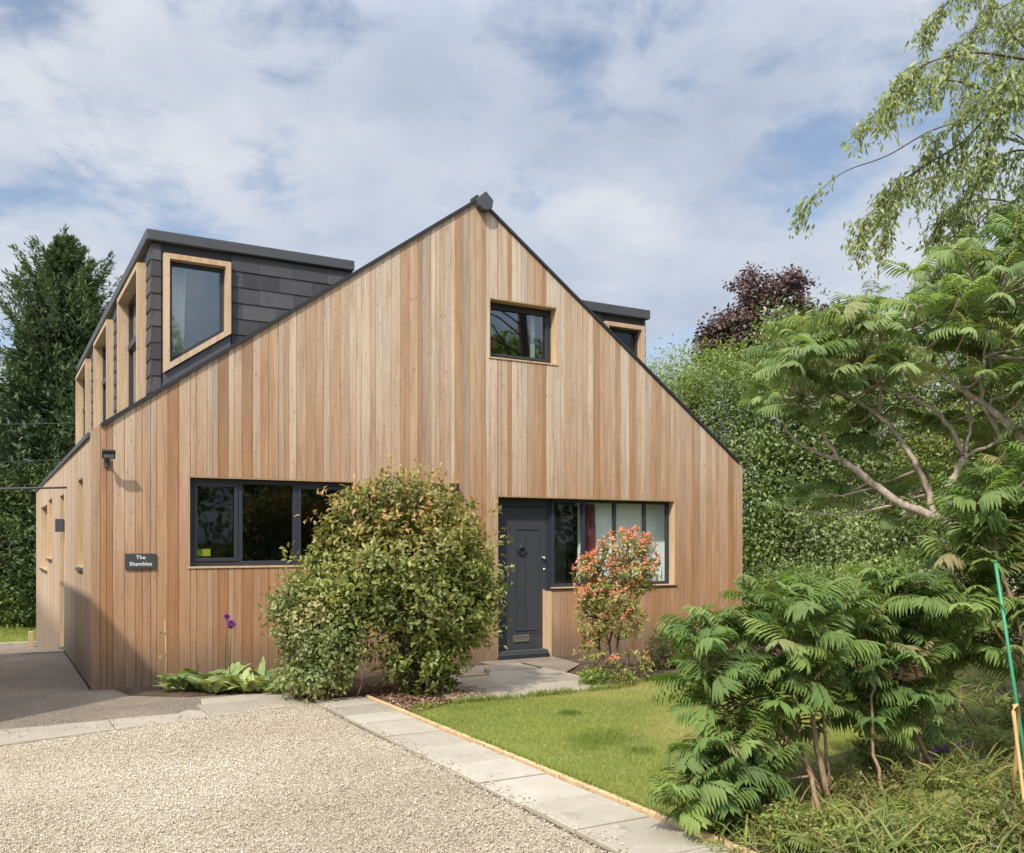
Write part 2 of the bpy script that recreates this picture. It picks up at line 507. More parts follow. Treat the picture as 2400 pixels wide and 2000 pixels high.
M['lf_grass'] = leaf_mat('grass_blade', (0.11, 0.165, 0.028), (0.285, 0.325, 0.062), (0.44, 0.37, 0.15), 0.5, 0.4, 0.2)
M['lf_litter'] = leaf_mat('dead_leaf', (0.12, 0.055, 0.035), (0.32, 0.17, 0.11), (0.40, 0.27, 0.17), 0.7, 0.05, 0.2)
M['fl_purple'] = leaf_mat('purple_petal', (0.24, 0.05, 0.25), (0.46, 0.14, 0.46), (0.16, 0.04, 0.30), 0.6, 0.2)
M['fl_yellow'] = leaf_mat('yellow_petal', (0.45, 0.40, 0.03), (0.62, 0.55, 0.05), (0.4, 0.45, 0.06), 0.6, 0.2)
M['fl_pink'] = leaf_mat('pink_petal', (0.55, 0.35, 0.40), (0.70, 0.62, 0.62), (0.35, 0.05, 0.05), 0.6, 0.2)

# ------------------------------------------------------------------ terrain and paving
def sstep(a, b, v):
    t = min(1.0, max(0.0, (v - a) / (b - a)))
    return t * t * (3 - 2 * t)


def dip(x, y):
    """the side passage falls away past the side door"""
    fall = -0.105 * max(0.0, min(y, 13.0) - 4.5)
    return fall * (1.0 - sstep(2.0, 11.0, x))


def struct(o, label=None, cat=None):
    o['kind'] = 'structure'
    if label: o['label'] = label
    if cat: o['category'] = cat
    return o


def sheet(name, poly, z, mat, step=0.5, label=None, cat=None, parent=None):
    """flat polygon split into a fan, draped by dip() where it reaches the passage"""
    mb = MB()
    mb.add([(x, y, z + dip(x, y)) for x, y in poly], [tuple(range(len(poly)))])
    return struct(mb.build(name, mat, parent), label, cat)


def axis(lo, hi, step, far, growth):
    v = [lo]
    while v[-1] < hi:
        v.append(v[-1] + step)
    s = step
    while v[-1] < far:
        s *= growth
        v.append(v[-1] + s)
    s = step
    while v[0] > -far:
        s *= growth
        v.insert(0, v[0] - s)
    return v


mb = MB()
xs, ys = axis(-8, 14, 0.7, 900, 1.5), axis(-10, 26, 0.7, 900, 1.5)
mb.add([(x, y, dip(x, y) - 0.022) for y in ys for x in xs],
       [(j * len(xs) + i, j * len(xs) + i + 1, (j + 1) * len(xs) + i + 1, (j + 1) * len(xs) + i)
        for j in range(len(ys) - 1) for i in range(len(xs) - 1)])
struct(mb.build('ground', M['far_ground'], smooth=True), 'rough grassy ground around the house', 'ground')

# tarmac of the side passage, draped on the fall
mb = MB()
txs = [-9, -6, -4, -2.5, -1.2, -0.6, 0.0, 0.5, 1.0, 2.0]
tys = [-2.12, -1.3, -0.6, 0.0] + [0.5 * k for k in range(1, 30)]
vid = {}
for j in range(len(tys) - 1):
    for i in range(len(txs) - 1):
        if tys[j] >= 0.0 and txs[i] >= 0.0:
            continue
        q = [(txs[i], tys[j]), (txs[i + 1], tys[j]), (txs[i + 1], tys[j + 1]), (txs[i], tys[j + 1])]
        idx = []
        for p in q:
            if p not in vid:
                vid[p] = len(mb.v)
                mb.v.append((p[0], p[1], dip(*p) - 0.004))
                mb.c.append(mb.cur)
            idx.append(vid[p])
        mb.f.append(tuple(idx))
struct(mb.build('tarmac_passage', M['tarmac']), 'worn brown tarmac passage along the side of the house', 'tarmac')
mb = MB()
mb.cur = (0.5, 0.4, 0, 1)
mb.box((-0.62, 4.25, -0.08), (-0.002, 4.5, 0.02))
struct(mb.build('door_slab', M['slab'], bevel=0.008), 'pale concrete slab at the side door', 'slab')
# the kerb, grass and post beyond the passage
mb = MB()
mb.box((-12, 14.5, dip(0, 14.5) - 0.1), (0.6, 14.68, dip(0, 14.5) + 0.08))
struct(mb.build('passage_kerb', M['slab'], bevel=0.01), 'pale kerb where the passage meets the back grass', 'kerb')
mb = MB()
mb.add([(-20, 14.68, dip(0, 18) + 0.03), (6, 14.68, dip(0, 18) + 0.03), (8, 30, dip(0, 18) + 0.06), (-20, 30, dip(0, 18) + 0.06)], [(0, 1, 2, 3)])
struct(mb.build('back_lawn', M['grass_base']), 'sunny mown grass beyond the passage', 'lawn')

GRAVEL = [(-7.0, -2.86), (-0.94, -2.80), (-0.07, -2.60), (0.9, -2.36), (1.97, -2.10), (1.95, -14.5), (-7.0, -14.5)]
sheet('gravel_drive', GRAVEL, -0.006, M['gravel_bed'], label='pale gravel drive in front of the house', cat='drive')
LAWN = [(2.60, -3.25), (2.75, -3.0), (3.35, -2.80), (3.9, -2.87), (5.45, -2.86), (6.3, -2.45), (7.9, -1.95), (10.6, -1.6), (10.9, -3.0), (9.2, -4.6), (7.2, -5.9),
        (5.6, -6.3), (4.5, -6.6), (3.3, -7.0), (2.60, -7.35)]
sheet('lawn', LAWN, -0.008, M['grass_base'], label='small front lawn beside the slab path', cat='lawn')
BED = [(2.60, -7.35), (3.3, -7.0), (4.5, -6.6), (5.6, -6.3), (7.2, -5.9), (9.2, -4.6), (10.9, -3.0), (14, -3.0), (14, -14), (2.0, -14), (2.0, -7.75), (2.6, -7.75)]
sheet('planting_bed', BED, -0.004, M['soil'], label='brown soil of the planting bed on the right', cat='soil')
sheet('border_bed', [(0.25, -0.02), (2.9, -0.02), (5.2, -0.02), (5.2, -1.2), (3.9, -1.5), (3.3, -2.75), (2.62, -3.2), (2.62, -2.1), (2.1, -1.75), (1.9, -1.15), (0.9, -1.0), (0.35, -0.6)],
      0.002, M['soil'], label='dark soil border along the foot of the front wall', cat='soil')
sheet('shrub_bed', [(5.55, -1.6), (5.52, -2.80), (6.35, -2.42), (7.9, -1.93), (10.4, -1.58), (10.4, -0.02), (6.3, -0.02), (6.2, -0.9)], 0.0, M['soil'],
      label='dry soil bed under the window beside the front door', cat='soil')


def slab(mb, poly, z0=-0.05, z1=0.02, tone=None, seed=0):
    r = random.Random(seed)
    mb.cur = (r.random() if tone is None else tone, r.random(), 0, 1)
    dz = r.uniform(-0.004, 0.004)
    cx = sum(p[0] for p in poly) / len(poly)
    cy = sum(p[1] for p in poly) / len(poly)
    tx, ty = r.uniform(-0.006, 0.006), r.uniform(-0.006, 0.006)
    n = len(poly)
    top = [(x, y, z1 + dz + (x - cx) * tx + (y - cy) * ty) for x, y in poly]
    ins = [(cx + (x - cx) * 0.985, cy + (y - cy) * 0.985) for x, y in poly]
    topi = [(x, y, z1 + dz + 0.004 + (x - cx) * tx + (y - cy) * ty) for x, y in ins]
    bot = [(x, y, z0) for x, y in poly]
    b = len(mb.v)
    mb.add(bot + top + topi, [(i, (i + 1) % n, n + (i + 1) % n, n + i) for i in range(n)] +
           [(n + i, n + (i + 1) % n, 2 * n + (i + 1) % n, 2 * n + i) for i in range(n)] + [tuple(range(2 * n, 3 * n))])


sheet('path_bed', [(1.96, -2.0), (2.56, -2.0), (2.56, -12.0), (1.96, -12.0)], -0.0015, M['soil'], label='dark joint bed under the path slabs', cat='soil')
# slab path running straight towards the camera
mb = MB()
y = -2.03
k = 0
for L in [0.52, 0.50, 0.46, 0.62, 0.60, 0.60, 0.58, 0.62, 0.60, 0.60, 0.60, 0.6, 0.6, 0.6, 0.6]:
    slab(mb, [(1.985, y - L + 0.009), (2.535, y - L + 0.009), (2.535, y - 0.009), (1.985, y - 0.009)], tone=[0.55, 0.22, 0.62, 0.5, 0.42, 0.5, 0.66, 0.72, 0.5, 0.4][min(k, 9)], seed=k)
    y -= L
    k += 1
struct(mb.build('garden_path', M['slab']), 'straight path of stone slabs between gravel and lawn', 'path')
# kerb strip between tarmac and gravel, with the chipped corner that leaves a small dark hole
mb = MB()
ke = lambda x: -2.585 + 0.24 * x if x < 2.2 else -2.06
seg = [-7.0, -5.2, -3.6, -2.2, -1.1, -0.02, 0.86, 1.45, 1.955]
for i in range(len(seg) - 1):
    a, b = seg[i] + 0.005, seg[i + 1] - 0.005
    up = -2.10 if b < 0.9 else -1.72
    if i == 5:
        pl = [(a, ke(a)), (b, ke(b)), (b, -2.02), (b - 0.12, -1.90), (b - 0.24, -2.07), (a, -2.08)]
    elif i >= 6:
        pl = [(a, ke(a)), (b, ke(b)), (b, -1.67), (a, -1.67)]
    else:
        pl = [(a, ke(a)), (b, ke(b)), (b, -2.09), (a, -2.09)]
    slab(mb, pl, z1=0.012, tone=0.25 + 0.1 * (i % 3), seed=40 + i)
slab(mb, [(0.92, -1.655), (1.42, -1.655), (1.44, -1.27), (0.98, -1.30)], z1=0.012, tone=0.45, seed=61)
slab(mb, [(1.43, -1.655), (1.98, -1.655), (1.97, -1.23), (1.45, -1.265)], z1=0.012, tone=0.35, seed=62)
struct(mb.build('stone_kerb', M['slab']), 'low stone kerb strip between the tarmac and the gravel', 'kerb')
# slabs in front of the door
mb = MB()
r = random.Random(5)
k = 0
for row, (ya, yb) in enumerate([(-2.80, -2.22), (-2.21, -1.62), (-1.61, -1.02), (-1.01, -0.42)]):
    x = 3.36 + (0.3 if row % 2 else 0.0)
    if row == 3: x = 4.3
    while x < 5.5:
        L = 0.58
        x2 = min(x + L, 5.53)
        if x2 - x > 0.12:
            slab(mb, [(x + .005, ya + .005), (x2 - .005, ya + .005), (x2 - .005, yb - .005), (x + .005, yb - .005)], z1=0.014, tone=r.uniform(0.15, 0.5), seed=80 + k)
        x += L
        k += 1
struct(mb.build('door_paving', M['slab']), 'uneven stone slabs in front of the front door', 'paving')
sheet('door_apron', [(5.05, -0.42), (5.05, -0.02), (6.3, -0.02), (6.2, -0.9), (5.56, -1.5), (5.54, -0.42)], 0.006, M['tarmac'], label='worn strip of ground before the doorstep', cat='ground')

mb = MB()
mb.cur = (0.3, 0.4, 0.3, 1)
y = -2.12
for i in range(4):
    y2 = y - 1.95
    mb.cur = (0.3 + 0.1 * i, 0.13 * i, 0.3, 1)
    mb.box((2.552, max(y2, -9.2), -0.08), (2.592, y - 0.004, 0.045))
    y = y2
tag(mb.build('lawn_edging', M['edging'], bevel=0.004), 'yellow timber edging board between the slab path and the lawn', 'edging')

# ------------------------------------------------------------------ the house
WID, RIDGE, EAVE, PITCH = 10.11, 5.10, 2.97, 0.7146
APEX = EAVE + PITCH * RIDGE
DEPTH = 13.76
BASE = -1.7


def roof_z(x):
    return EAVE + PITCH * (x if x < RIDGE else WID - x)


HOUSE = thing('timber_house', 'timber clad house with steep gable, dark dormers and front door', 'house', (RIDGE, DEPTH / 2, 0))


def part(mb, name, mat, parent=HOUSE, **kw):
    return mb.build(name, mat, parent, **kw)


def strips(mb, xs, lo, hi, holes, place, thick, gap=0.0, rand=None):
    """vertical boards on a wall: xs are board edges, lo/hi give the ends, holes = (x0, x1, z0, z1); place(x, z, depth) -> point"""
    for i in range(len(xs) - 1):
        a0, b0 = xs[i], xs[i + 1]
        if rand:
            mb.cur = (*rand(), 1)
        cuts = sorted({a0, b0} | {e for h in holes for e in h[:2] if a0 + 1e-4 < e < b0 - 1e-4} | ({RIDGE} if a0 < RIDGE < b0 and callable(hi) else set()))
        for j in range(len(cuts) - 1):
            a, b = cuts[j], cuts[j + 1]
            mid = (a + b) / 2
            ga = gap / 2 if j == 0 else 0
            gb = gap / 2 if j == len(cuts) - 2 else 0
            aa, bb = a + ga, b - gb
            za, zb = (hi(aa), hi(bb)) if callable(hi) else (hi, hi)
            spans = [(lo, None)]
            for h in sorted([h for h in holes if h[0] - 1e-4 < mid < h[1] + 1e-4], key=lambda h: h[2]):
                s = spans.pop()
                if h[2] > s[0]:
                    spans.append((s[0], h[2]))
                spans.append((h[3], None))
            for z0, z1 in spans:
                pl = [place(aa, z0, 0), place(bb, z0, 0), place(bb, zb if z1 is None else z1, 0), place(aa, za if z1 is None else z1, 0)]
                d0, d1 = Vector(place(0, 0, 0)), Vector(place(0, 0, thick))
                e = 0.0025
                if gap:      # eased arrises
                    fr = [place(aa + e * (ga > 0), z0, -0.0), place(bb - e * (gb > 0), z0, 0), place(bb - e * (gb > 0), (zb if z1 is None else z1), 0), place(aa + e * (ga > 0), (za if z1 is None else z1), 0)]
                    bk = [place(aa, z0, thick), place(bb, z0, thick), place(bb, zb if z1 is None else z1, thick), place(aa, za if z1 is None else z1, thick)]
                    md = [place(aa, z0, e), place(bb, z0, e), place(bb, zb if z1 is None else z1, e), place(aa, za if z1 is None else z1, e)]
                    mb.add(fr + md + bk, [(0, 1, 2, 3)] + [(i2, 4 + i2, 4 + (i2 + 1) % 4, (i2 + 1) % 4) for i2 in range(4)] + [(4 + i2, 8 + i2, 8 + (i2 + 1) % 4, 4 + (i2 + 1) % 4) for i2 in range(4)])
                else:
                    mb.prism(pl, tuple(d1 - d0))


def edges(a, b, r, lo=0.068, hi=0.128):
    v = [a]
    while v[-1] < b - 0.06:
        v.append(v[-1] + r.choice([lo, (lo + hi) / 2, hi]) * r.uniform(0.95, 1.05))
    v[-1] = b
    return v


wr = random.Random(3)
first_board = [True]


def rnd():
    if first_board:      # the corner board has silvered more than its neighbours
        first_board.clear()
        return (0.8, 0.37, 1.0)
    return (min(1, max(0, wr.gauss(0.45, 0.36))), wr.random(), wr.random())



LW = (1.093, 3.20, 1.405, 2.515)          # long left window
SW = (5.235, 6.385, 4.366, 5.222)         # small gable window
DR = (5.364, 6.270, -0.02, 2.378)         # door
HW = (6.270, 8.640, 1.018, 2.378)         # hall window
HOLES = [LW, SW, DR, HW]
P_front = lambda x, z, d: (x, d, z)
mb = MB()
strips(mb, [0.0, 0.105] + edges(0.105, WID, wr)[1:], -0.005, lambda x: roof_z(x) + (0.03 if x < 0.11 else 0.0), HOLES, P_front, 0.022, 0.0042, rnd)
part(mb, 'front_wall', M['wood'])
mb = MB()
strips(mb, sorted({0.03, WID - 0.03, RIDGE} | {e for h in HOLES for e in h[:2]}), BASE, lambda x: roof_z(x) - 0.03,
       [(h[0], h[1], -0.25 if h is DR else h[2], h[3]) for h in HOLES], lambda x, z, d: (x, 0.026 + d, z), 0.09)
part(mb, 'wall_lining', M['black'])
# side wall facing the passage
SH = [(0.992, 1.749, 1.399, 2.53), (4.30, 5.25, -0.10, 2.47), (7.35, 8.62, 1.40, 2.53), (8.95, 11.5, 1.14, 2.47)]
P_side = lambda y, z, d: (d, y, z)
mb = MB()
sr = random.Random(9)
rnd2 = lambda: (min(1, max(0, sr.gauss(0.42, 0.25))), sr.random(), sr.random())
strips(mb, edges(0.0235, 4.30, sr) + edges(4.30, DEPTH, sr, 0.09, 0.14)[1:], 0.03, 2.93, SH, P_side, 0.022, 0.006, rnd2)
mb2 = MB()
sr2 = random.Random(19)
mb.cur = (0.4, 0.2, 0.2, 1)
strips(mb, edges(5.3, DEPTH, sr2, 0.09, 0.14), BASE, 0.027, [], P_side, 0.022, 0.006, rnd2)
part(mb, 'side_wall', M['wood_side'])
mb = MB()
strips(mb, sorted({0.12, DEPTH} | {e for h in SH for e in h[:2]}), BASE, 2.92, SH, lambda y, z, d: (0.026 + d, y, z), 0.09)
mb.box((WID - 0.12, 0.12, BASE), (WID - 0.03, DEPTH - 0.1, 2.92))
mb.prism([(0.12, DEPTH - 0.1, BASE), (WID - 0.12, DEPTH - 0.1, BASE), (WID - 0.12, DEPTH - 0.1, 2.95), (RIDGE, DEPTH - 0.1, APEX - 0.1), (0.12, DEPTH - 0.1, 2.95)], (0, 0.1, 0))
mb.box((0.12, 0.12, -0.22), (WID - 0.12, DEPTH - 0.1, -0.12))
part(mb, 'inner_shell', M['black'])
mb = MB()
mb.cur = (0.5, 0.5, 0.5, 1)
rr = random.Random(21)
strips(mb, edges(0.03, DEPTH, rr, 0.09, 0.14), -0.1, 2.93, [], lambda y, z, d: (WID - d, y, z), 0.022, 0.006, rnd2)
part(mb, 'rear_side_wall', M['wood'])

# reveals (timber lining of the openings) and door-side return
def lining(mb, hole, d, place, t=0.011, proud=-0.003, floor=True, right=True, left=True, head=True):
    x0, x1, z0, z1 = hole
    def bx(a, b):
        p, q = place(*a), place(*b)
        lo = tuple(min(p[i], q[i]) for i in range(3)); hi = tuple(max(p[i], q[i]) for i in range(3))
        mb.box(lo, hi)
    mb.cur = (0.5, random.random(), 0.3, 1)
    if left: bx((x0, z0 + t, -proud), (x0 + t, z1 - t, d))
    mb.cur = (0.25, random.random(), 0.3, 1)
    if right: bx((x1 - t, z0 + t, -proud), (x1, z1 - t, d))
    mb.cur = (0.9, random.random(), 0.3, 1)
    if head: bx((x0, z1 - t, -proud), (x1, z1, d))
    mb.cur = (0.75, random.random(), 0.3, 1)
    if floor: bx((x0 - 0.015, z0 - 0.010, -0.014), (x1 + 0.008, z0 + t, d))


def pane_grid(name, hole, d, place, muls, frame=0.055, parent=HOUSE, glass='glass', reveal=True, lin_d=None, sash=(), **lk):
    """window part (lining) > window_frame, pane sub-parts"""
    x0, x1, z0, z1 = hole
    mb = MB()
    if reveal:
        lining(mb, hole, (lin_d or d), place, **lk)
    else:
        mb.cur = (0.4, 0.4, 0.3, 1)
        lining(mb, hole, d, place, t=0.012)
    wn = mb.build('window', M['reveal'], parent)
    def bx(m, a, b):
        p, q = place(*a), place(*b)
        m.box(tuple(min(p[i], q[i]) for i in range(3)), tuple(max(p[i], q[i]) for i in range(3)))
    t = 0.011
    X0, X1, Z0, Z1 = x0 + t, x1 - t, z0 + t, z1 - t
    mf = MB()
    bx(mf, (X0, Z0, d), (X1, Z0 + frame, d + 0.06))
    bx(mf, (X0, Z1 - frame, d), (X1, Z1, d + 0.06))
    vs = [X0] + list(muls) + [X1]
    for i, v in enumerate(vs):
        a = v if i == 0 else (v - frame if i == len(vs) - 1 else v - frame / 2)
        bx(mf, (a, Z0 + frame + .0005, d + 0.001), (a + frame, Z1 - frame - .0005, d + 0.058))
    for i in sash:
        a, b = vs[i] + frame * (1 if i == 0 else .5), vs[i + 1] - frame * (1 if i == len(vs) - 2 else .5)
        s = 0.042
        bx(mf, (a, Z0 + frame, d - 0.012), (b, Z0 + frame + s, d + 0.03))
        bx(mf, (a, Z1 - frame - s, d - 0.012), (b, Z1 - frame, d + 0.03))
        bx(mf, (a, Z0 + frame + s + .0004, d - 0.0115), (a + s, Z1 - frame - s - .0004, d + 0.03))
        bx(mf, (b - s, Z0 + frame + s + .0004, d - 0.0115), (b, Z1 - frame - s - .0004, d + 0.03))
    mf.build('window_frame', M['dark'], wn, bevel=0.004)
    for i in range(len(vs) - 1):
        mp = MB()
        bx(mp, (vs[i] + 0.01, Z0 + 0.01, d + 0.034), (vs[i + 1] - 0.01, Z1 - 0.01, d + 0.040))
        mp.build('pane', M[glass], wn)
    return wn


Pf = P_front
w_left = pane_grid('window', LW, 0.085, Pf, [1.725, 2.43], 0.06, sash=(0, 2))
w_gable = pane_grid('window', SW, 0.17, Pf, [], 0.05, glass='glass_up', sash=(0,))
mb = MB()      # pale blind edge seen inside the gable window
mb.box((6.10, 0.30, 4.40), (6.17, 0.32, 5.15))
mb.build('blind', M['curtain'], w_gable)
mb = MB()
cx_, cz_ = front(452, 1287, 0.11)
dx_, dz_ = front(494, 1304, 0.11)
mb.box((cx_, 0.132, dz_), (dx_, 0.137, cz_))
mb.build('sticker', M['sticker'], w_left)

# hall window beside the door
w_hall = pane_grid('window', (6.36, 8.64, 1.018, 2.378), 0.135, Pf, [6.955, 7.545, 8.135], 0.05, glass='glass_clear', left=False)
mb = MB()
lining(mb, (5.364, 6.36, 0.0, 2.378), 0.24, Pf, floor=False, right=False)
mb.cur = (0.2, 0.3, 0.2, 1)
mb.box((6.252, -0.004, -0.005), (6.285, 0.24, 1.0))                    # pale end of the low wall beside the door
part(mb, 'door_reveal', M['reveal'])
mb = MB()
mb.box((6.235, -0.022, 1.002), (8.67, 0.135, 1.017))
part(mb, 'window_ledge', M['dark'])
# door: frame and leaf
DY = 0.2
mb = MB()
mb.box((5.383, DY - 0.02, 0.06), (5.45, DY + 0.07, 2.36))
mb.box((6.335, DY - 0.02, 0.06), (6.40, DY + 0.07, 2.36))
mb.box((5.4505, DY - 0.02, 2.235), (6.3345, DY + 0.07, 2.36))
part(mb, 'door_frame', M['dark'], bevel=0.004)
mb = MB()
mb.box((5.453, DY, 0.115), (6.332, DY + 0.05, 2.23))
door = part(mb, 'door', M['door'], bevel=0.004)
mb = MB()
def frame_rect(mb, x0, x1, z0, z1, w_, y0, y1):
    mb.box((x0, y0, z0), (x1, y1, z0 + w_)); mb.box((x0, y0, z1 - w_), (x1, y1, z1))
    mb.box((x0, y0 + .0004, z0 + w_), (x0 + w_, y1, z1 - w_)); mb.box((x1 - w_, y0 + .0004, z0 + w_), (x1, y1, z1 - w_))
ax, az = front(1208, 1238, DY)
bx_, bz = front(1264, 1476, DY)
frame_rect(mb, ax, bx_, bz, az, 0.022, DY - 0.012, DY + 0.002)
frame_rect(mb, ax - 0.11, bx_ + 0.11, bz - 0.05, az + 0.22, 0.012, DY - 0.006, DY + 0.001)
frame_rect(mb, ax + 0.16, ax + 0.172, bz + 0.04, az - 0.04, 0.004, DY - 0.006, DY + 0.001)
mb.build('door_panel', M['door'], door, bevel=0.004)


def disc_tube(mb, x, z, r, y0, y1, n=20):
    mb.tube([(x, y0, z), (x, y1, z)], [r, r], n)


mb = MB()
kx, kz = front(1221, 1291, DY)
ring = [(kx + 0.055 * math.cos(a), DY - 0.03 - 0.012 * math.cos(a / 2), kz + 0.055 * math.sin(a)) for a in np.linspace(0, 2 * math.pi, 22)]
mb.tube(ring, 0.012, 8)
disc_tube(mb, kx, kz + 0.055, 0.03, DY - 0.035, DY + 0.001)
mb.build('door_knocker', M['black'], door, smooth=True)
mb = MB()
hx, hz = front(1272, 1308, DY)
mb.tube([(hx, DY + .001, hz), (hx, DY - 0.012, hz), (hx, DY - 0.02, hz), (hx, DY - 0.04, hz), (hx, DY - 0.055, hz), (hx, DY - 0.062, hz)], [0.024, 0.024, 0.012, 0.02, 0.026, 0.012], 18)
mb.build('door_knob', M['chrome'], door, smooth=True)
mb = MB()
lx, lz = front(1276, 1335, DY)
mb.tube([(lx, DY + .001, lz), (lx, DY - 0.012, lz), (lx, DY - 0.016, lz)], [0.022, 0.022, 0.012], 18)
mb.build('door_lock', M['chrome'], door, smooth=True)
mb = MB()
ex, ez = front(1202, 1489, DY)
fx, fz = front(1240, 1504, DY)
mb.box((ex, DY - 0.012, fz), (fx, DY + .001, ez))
frame_rect(mb, ex + 0.02, fx - 0.02, fz + 0.015, ez - 0.015, 0.008, DY - 0.02, DY - 0.011)
mb.build('letter_plate', M['brass'], door, bevel=0.003)
mb = MB()
mb.box((5.38, 0.02, 0.052), (6.36, DY + 0.07, 0.085))
mb.box((5.38, 0.05, 0.086), (6.36, DY + 0.02, 0.112))
part(mb, 'threshold', M['fascia'], bevel=0.004)
mb = MB()
mb.box((5.37, -0.01, -0.05), (6.25, DY + 0.07, 0.05))
part(mb, 'doorstep', M['black'])
mb = MB()       # dark base strip under the boards
mb.box((0.03, 0.012, -0.20), (5.36, 0.0255, -0.006))
mb.box((6.285, 0.012, -0.20), (WID - 0.03, 0.0255, -0.006))
mb.box((0.012, 0.03, -0.20), (0.0255, 4.29, 0.028))
part(mb, 'plinth', M['black'])

# hall room: white walls seen through the glass
mb = MB()
mb.box((7.05, 0.40, -0.1), (9.9, 0.45, 2.6))
mb.box((8.78, 0.2, -0.1), (8.83, 0.399, 2.6))
hall = part(mb, 'hall_wall', M['white'])
mb = MB()
mb.box((6.0, 2.9, -0.1), (7.04, 2.95, 2.6))
part(mb, 'hall_wall', M['white'])
mb = MB()
mb.box((5.3, 0.13, 2.62), (9.2, 3.0, 2.67))
part(mb, 'hall_ceiling', M['white'])
mb = MB()
mb.box((6.3, 0.13, -0.1), (9.0, 1.74, -0.02))
part(mb, 'hall_floor', M['white'])
mb = MB()
mb.box((8.25, 0.388, 0.0), (8.76, 0.3985, 2.05))
mb.tube([(8.62, 0.388, 1.30), (8.62, 0.35, 1.30), (8.62, 0.35, 1.17)], 0.012, 6)
mb.build('inner_door', M['white'], hall)
mb = MB()
mb.box((6.38, 0.75, 0.0), (7.02, 1.3, 2.13))
mb.build('cupboard', M['inner'], hall)
mb = MB()
for i in range(6):
    xx = 7.02 + 0.045 * i
    mb.tube([(xx, 0.29, 2.3), (xx + 0.01, 0.29, 1.8), (xx - 0.03 * i * 0.5 + 0.06, 0.29, 1.35), (xx + 0.02, 0.29, 1.0)], [0.02 + 0.012 * (5 - i) / 5, 0.028, 0.03, 0.03], 8)
mb.build('curtain', M['redcloth'], hall, smooth=True)
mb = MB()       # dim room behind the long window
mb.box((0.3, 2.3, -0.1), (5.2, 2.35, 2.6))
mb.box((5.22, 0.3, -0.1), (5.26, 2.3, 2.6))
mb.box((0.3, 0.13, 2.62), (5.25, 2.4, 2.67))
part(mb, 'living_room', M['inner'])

# side openings
for i, h in enumerate(SH):
    if i == 1:
        continue
    wn = pane_grid('window', h, 0.15, P_side, [(h[0] + h[1]) / 2] if h[1] - h[0] > 1.5 else [], 0.05)
    mb = MB()
    mb.box((-0.03, h[0] - 0.02, h[2] - 0.055), (0.0, h[1] + 0.02, h[2] - 0.02))
    mb.build('window_sill', M['fascia'], wn, bevel=0.003)
mb = MB()
lining(mb, SH[1], 0.16, P_side, floor=False)
sd = part(mb, 'side_door', M['reveal'])
mb = MB()
mb.box((0.15, 4.32, -0.02), (0.20, 5.23, 2.45))
mb.box((-0.01, 4.30, -0.10), (0.18, 5.25, -0.02))
mb.build('door_leaf', M['dark'], sd)

# roof, verges, ridge
mb = MB()
for sgn in (0, 1):
    X = lambda x: x if sgn == 0 else WID - x
    pl = [(X(-0.02), 0.03, EAVE - 0.02), (X(RIDGE), 0.03, APEX - 0.003), (X(RIDGE), 0.03, APEX - 0.14), (X(0.12), 0.03, EAVE - 0.06)]
    mb.prism(pl if sgn == 0 else pl[::-1], (0, DEPTH - 0.03, 0))
part(mb, 'roof', M['roof'])
mb = MB()
for sgn in (0, 1):
    X = lambda x: x if sgn == 0 else WID - x
    a, b = 0.112, RIDGE - 0.01
    pl = [(X(a), -0.03, EAVE + PITCH * a + 0.002), (X(b), -0.03, EAVE + PITCH * b + 0.002), (X(b), -0.03, EAVE + PITCH * b + 0.050), (X(a), -0.03, EAVE + PITCH * a + 0.050)]
    mb.prism(pl if sgn == 0 else pl[::-1], (0, 0.22, 0))
part(mb, 'verge_trim', M['black'])
mb = MB()
mb.box((-0.03, 0.0235, 2.932), (0.03, DEPTH, 2.985))
part(mb, 'eaves_trim', M['fascia'])
mb = MB()
mb.box((WID - 0.03, 0.0235, 2.932), (WID + 0.03, DEPTH, 2.985))
part(mb, 'eaves_trim', M['fascia'])
mb = MB()
A = APEX
hexa = [(0.0, 0.105), (0.135, -0.015), (0.115, -0.135), (0.04, -0.185), (-0.045, -0.185), (-0.115, -0.135), (-0.135, -0.015)]
mb.prism([(RIDGE + 0.01 + x * .9, -0.13, A - 0.02 + z * .92) for x, z in hexa[::-1]], (0, 0.129, 0))
mb.prism([(RIDGE + 0.01 + x * 0.8, 0.0, A - 0.02 + z) for x, z in [(0, 0.09), (0.13, -0.012), (0.13, -0.03), (0, 0.03), (-0.13, -0.03), (-0.13, -0.012)]][::-1], (0, DEPTH, 0))
part(mb, 'ridge_cap', M['fascia'], bevel=0.012)

# ---- dormers
DYF = 0.45


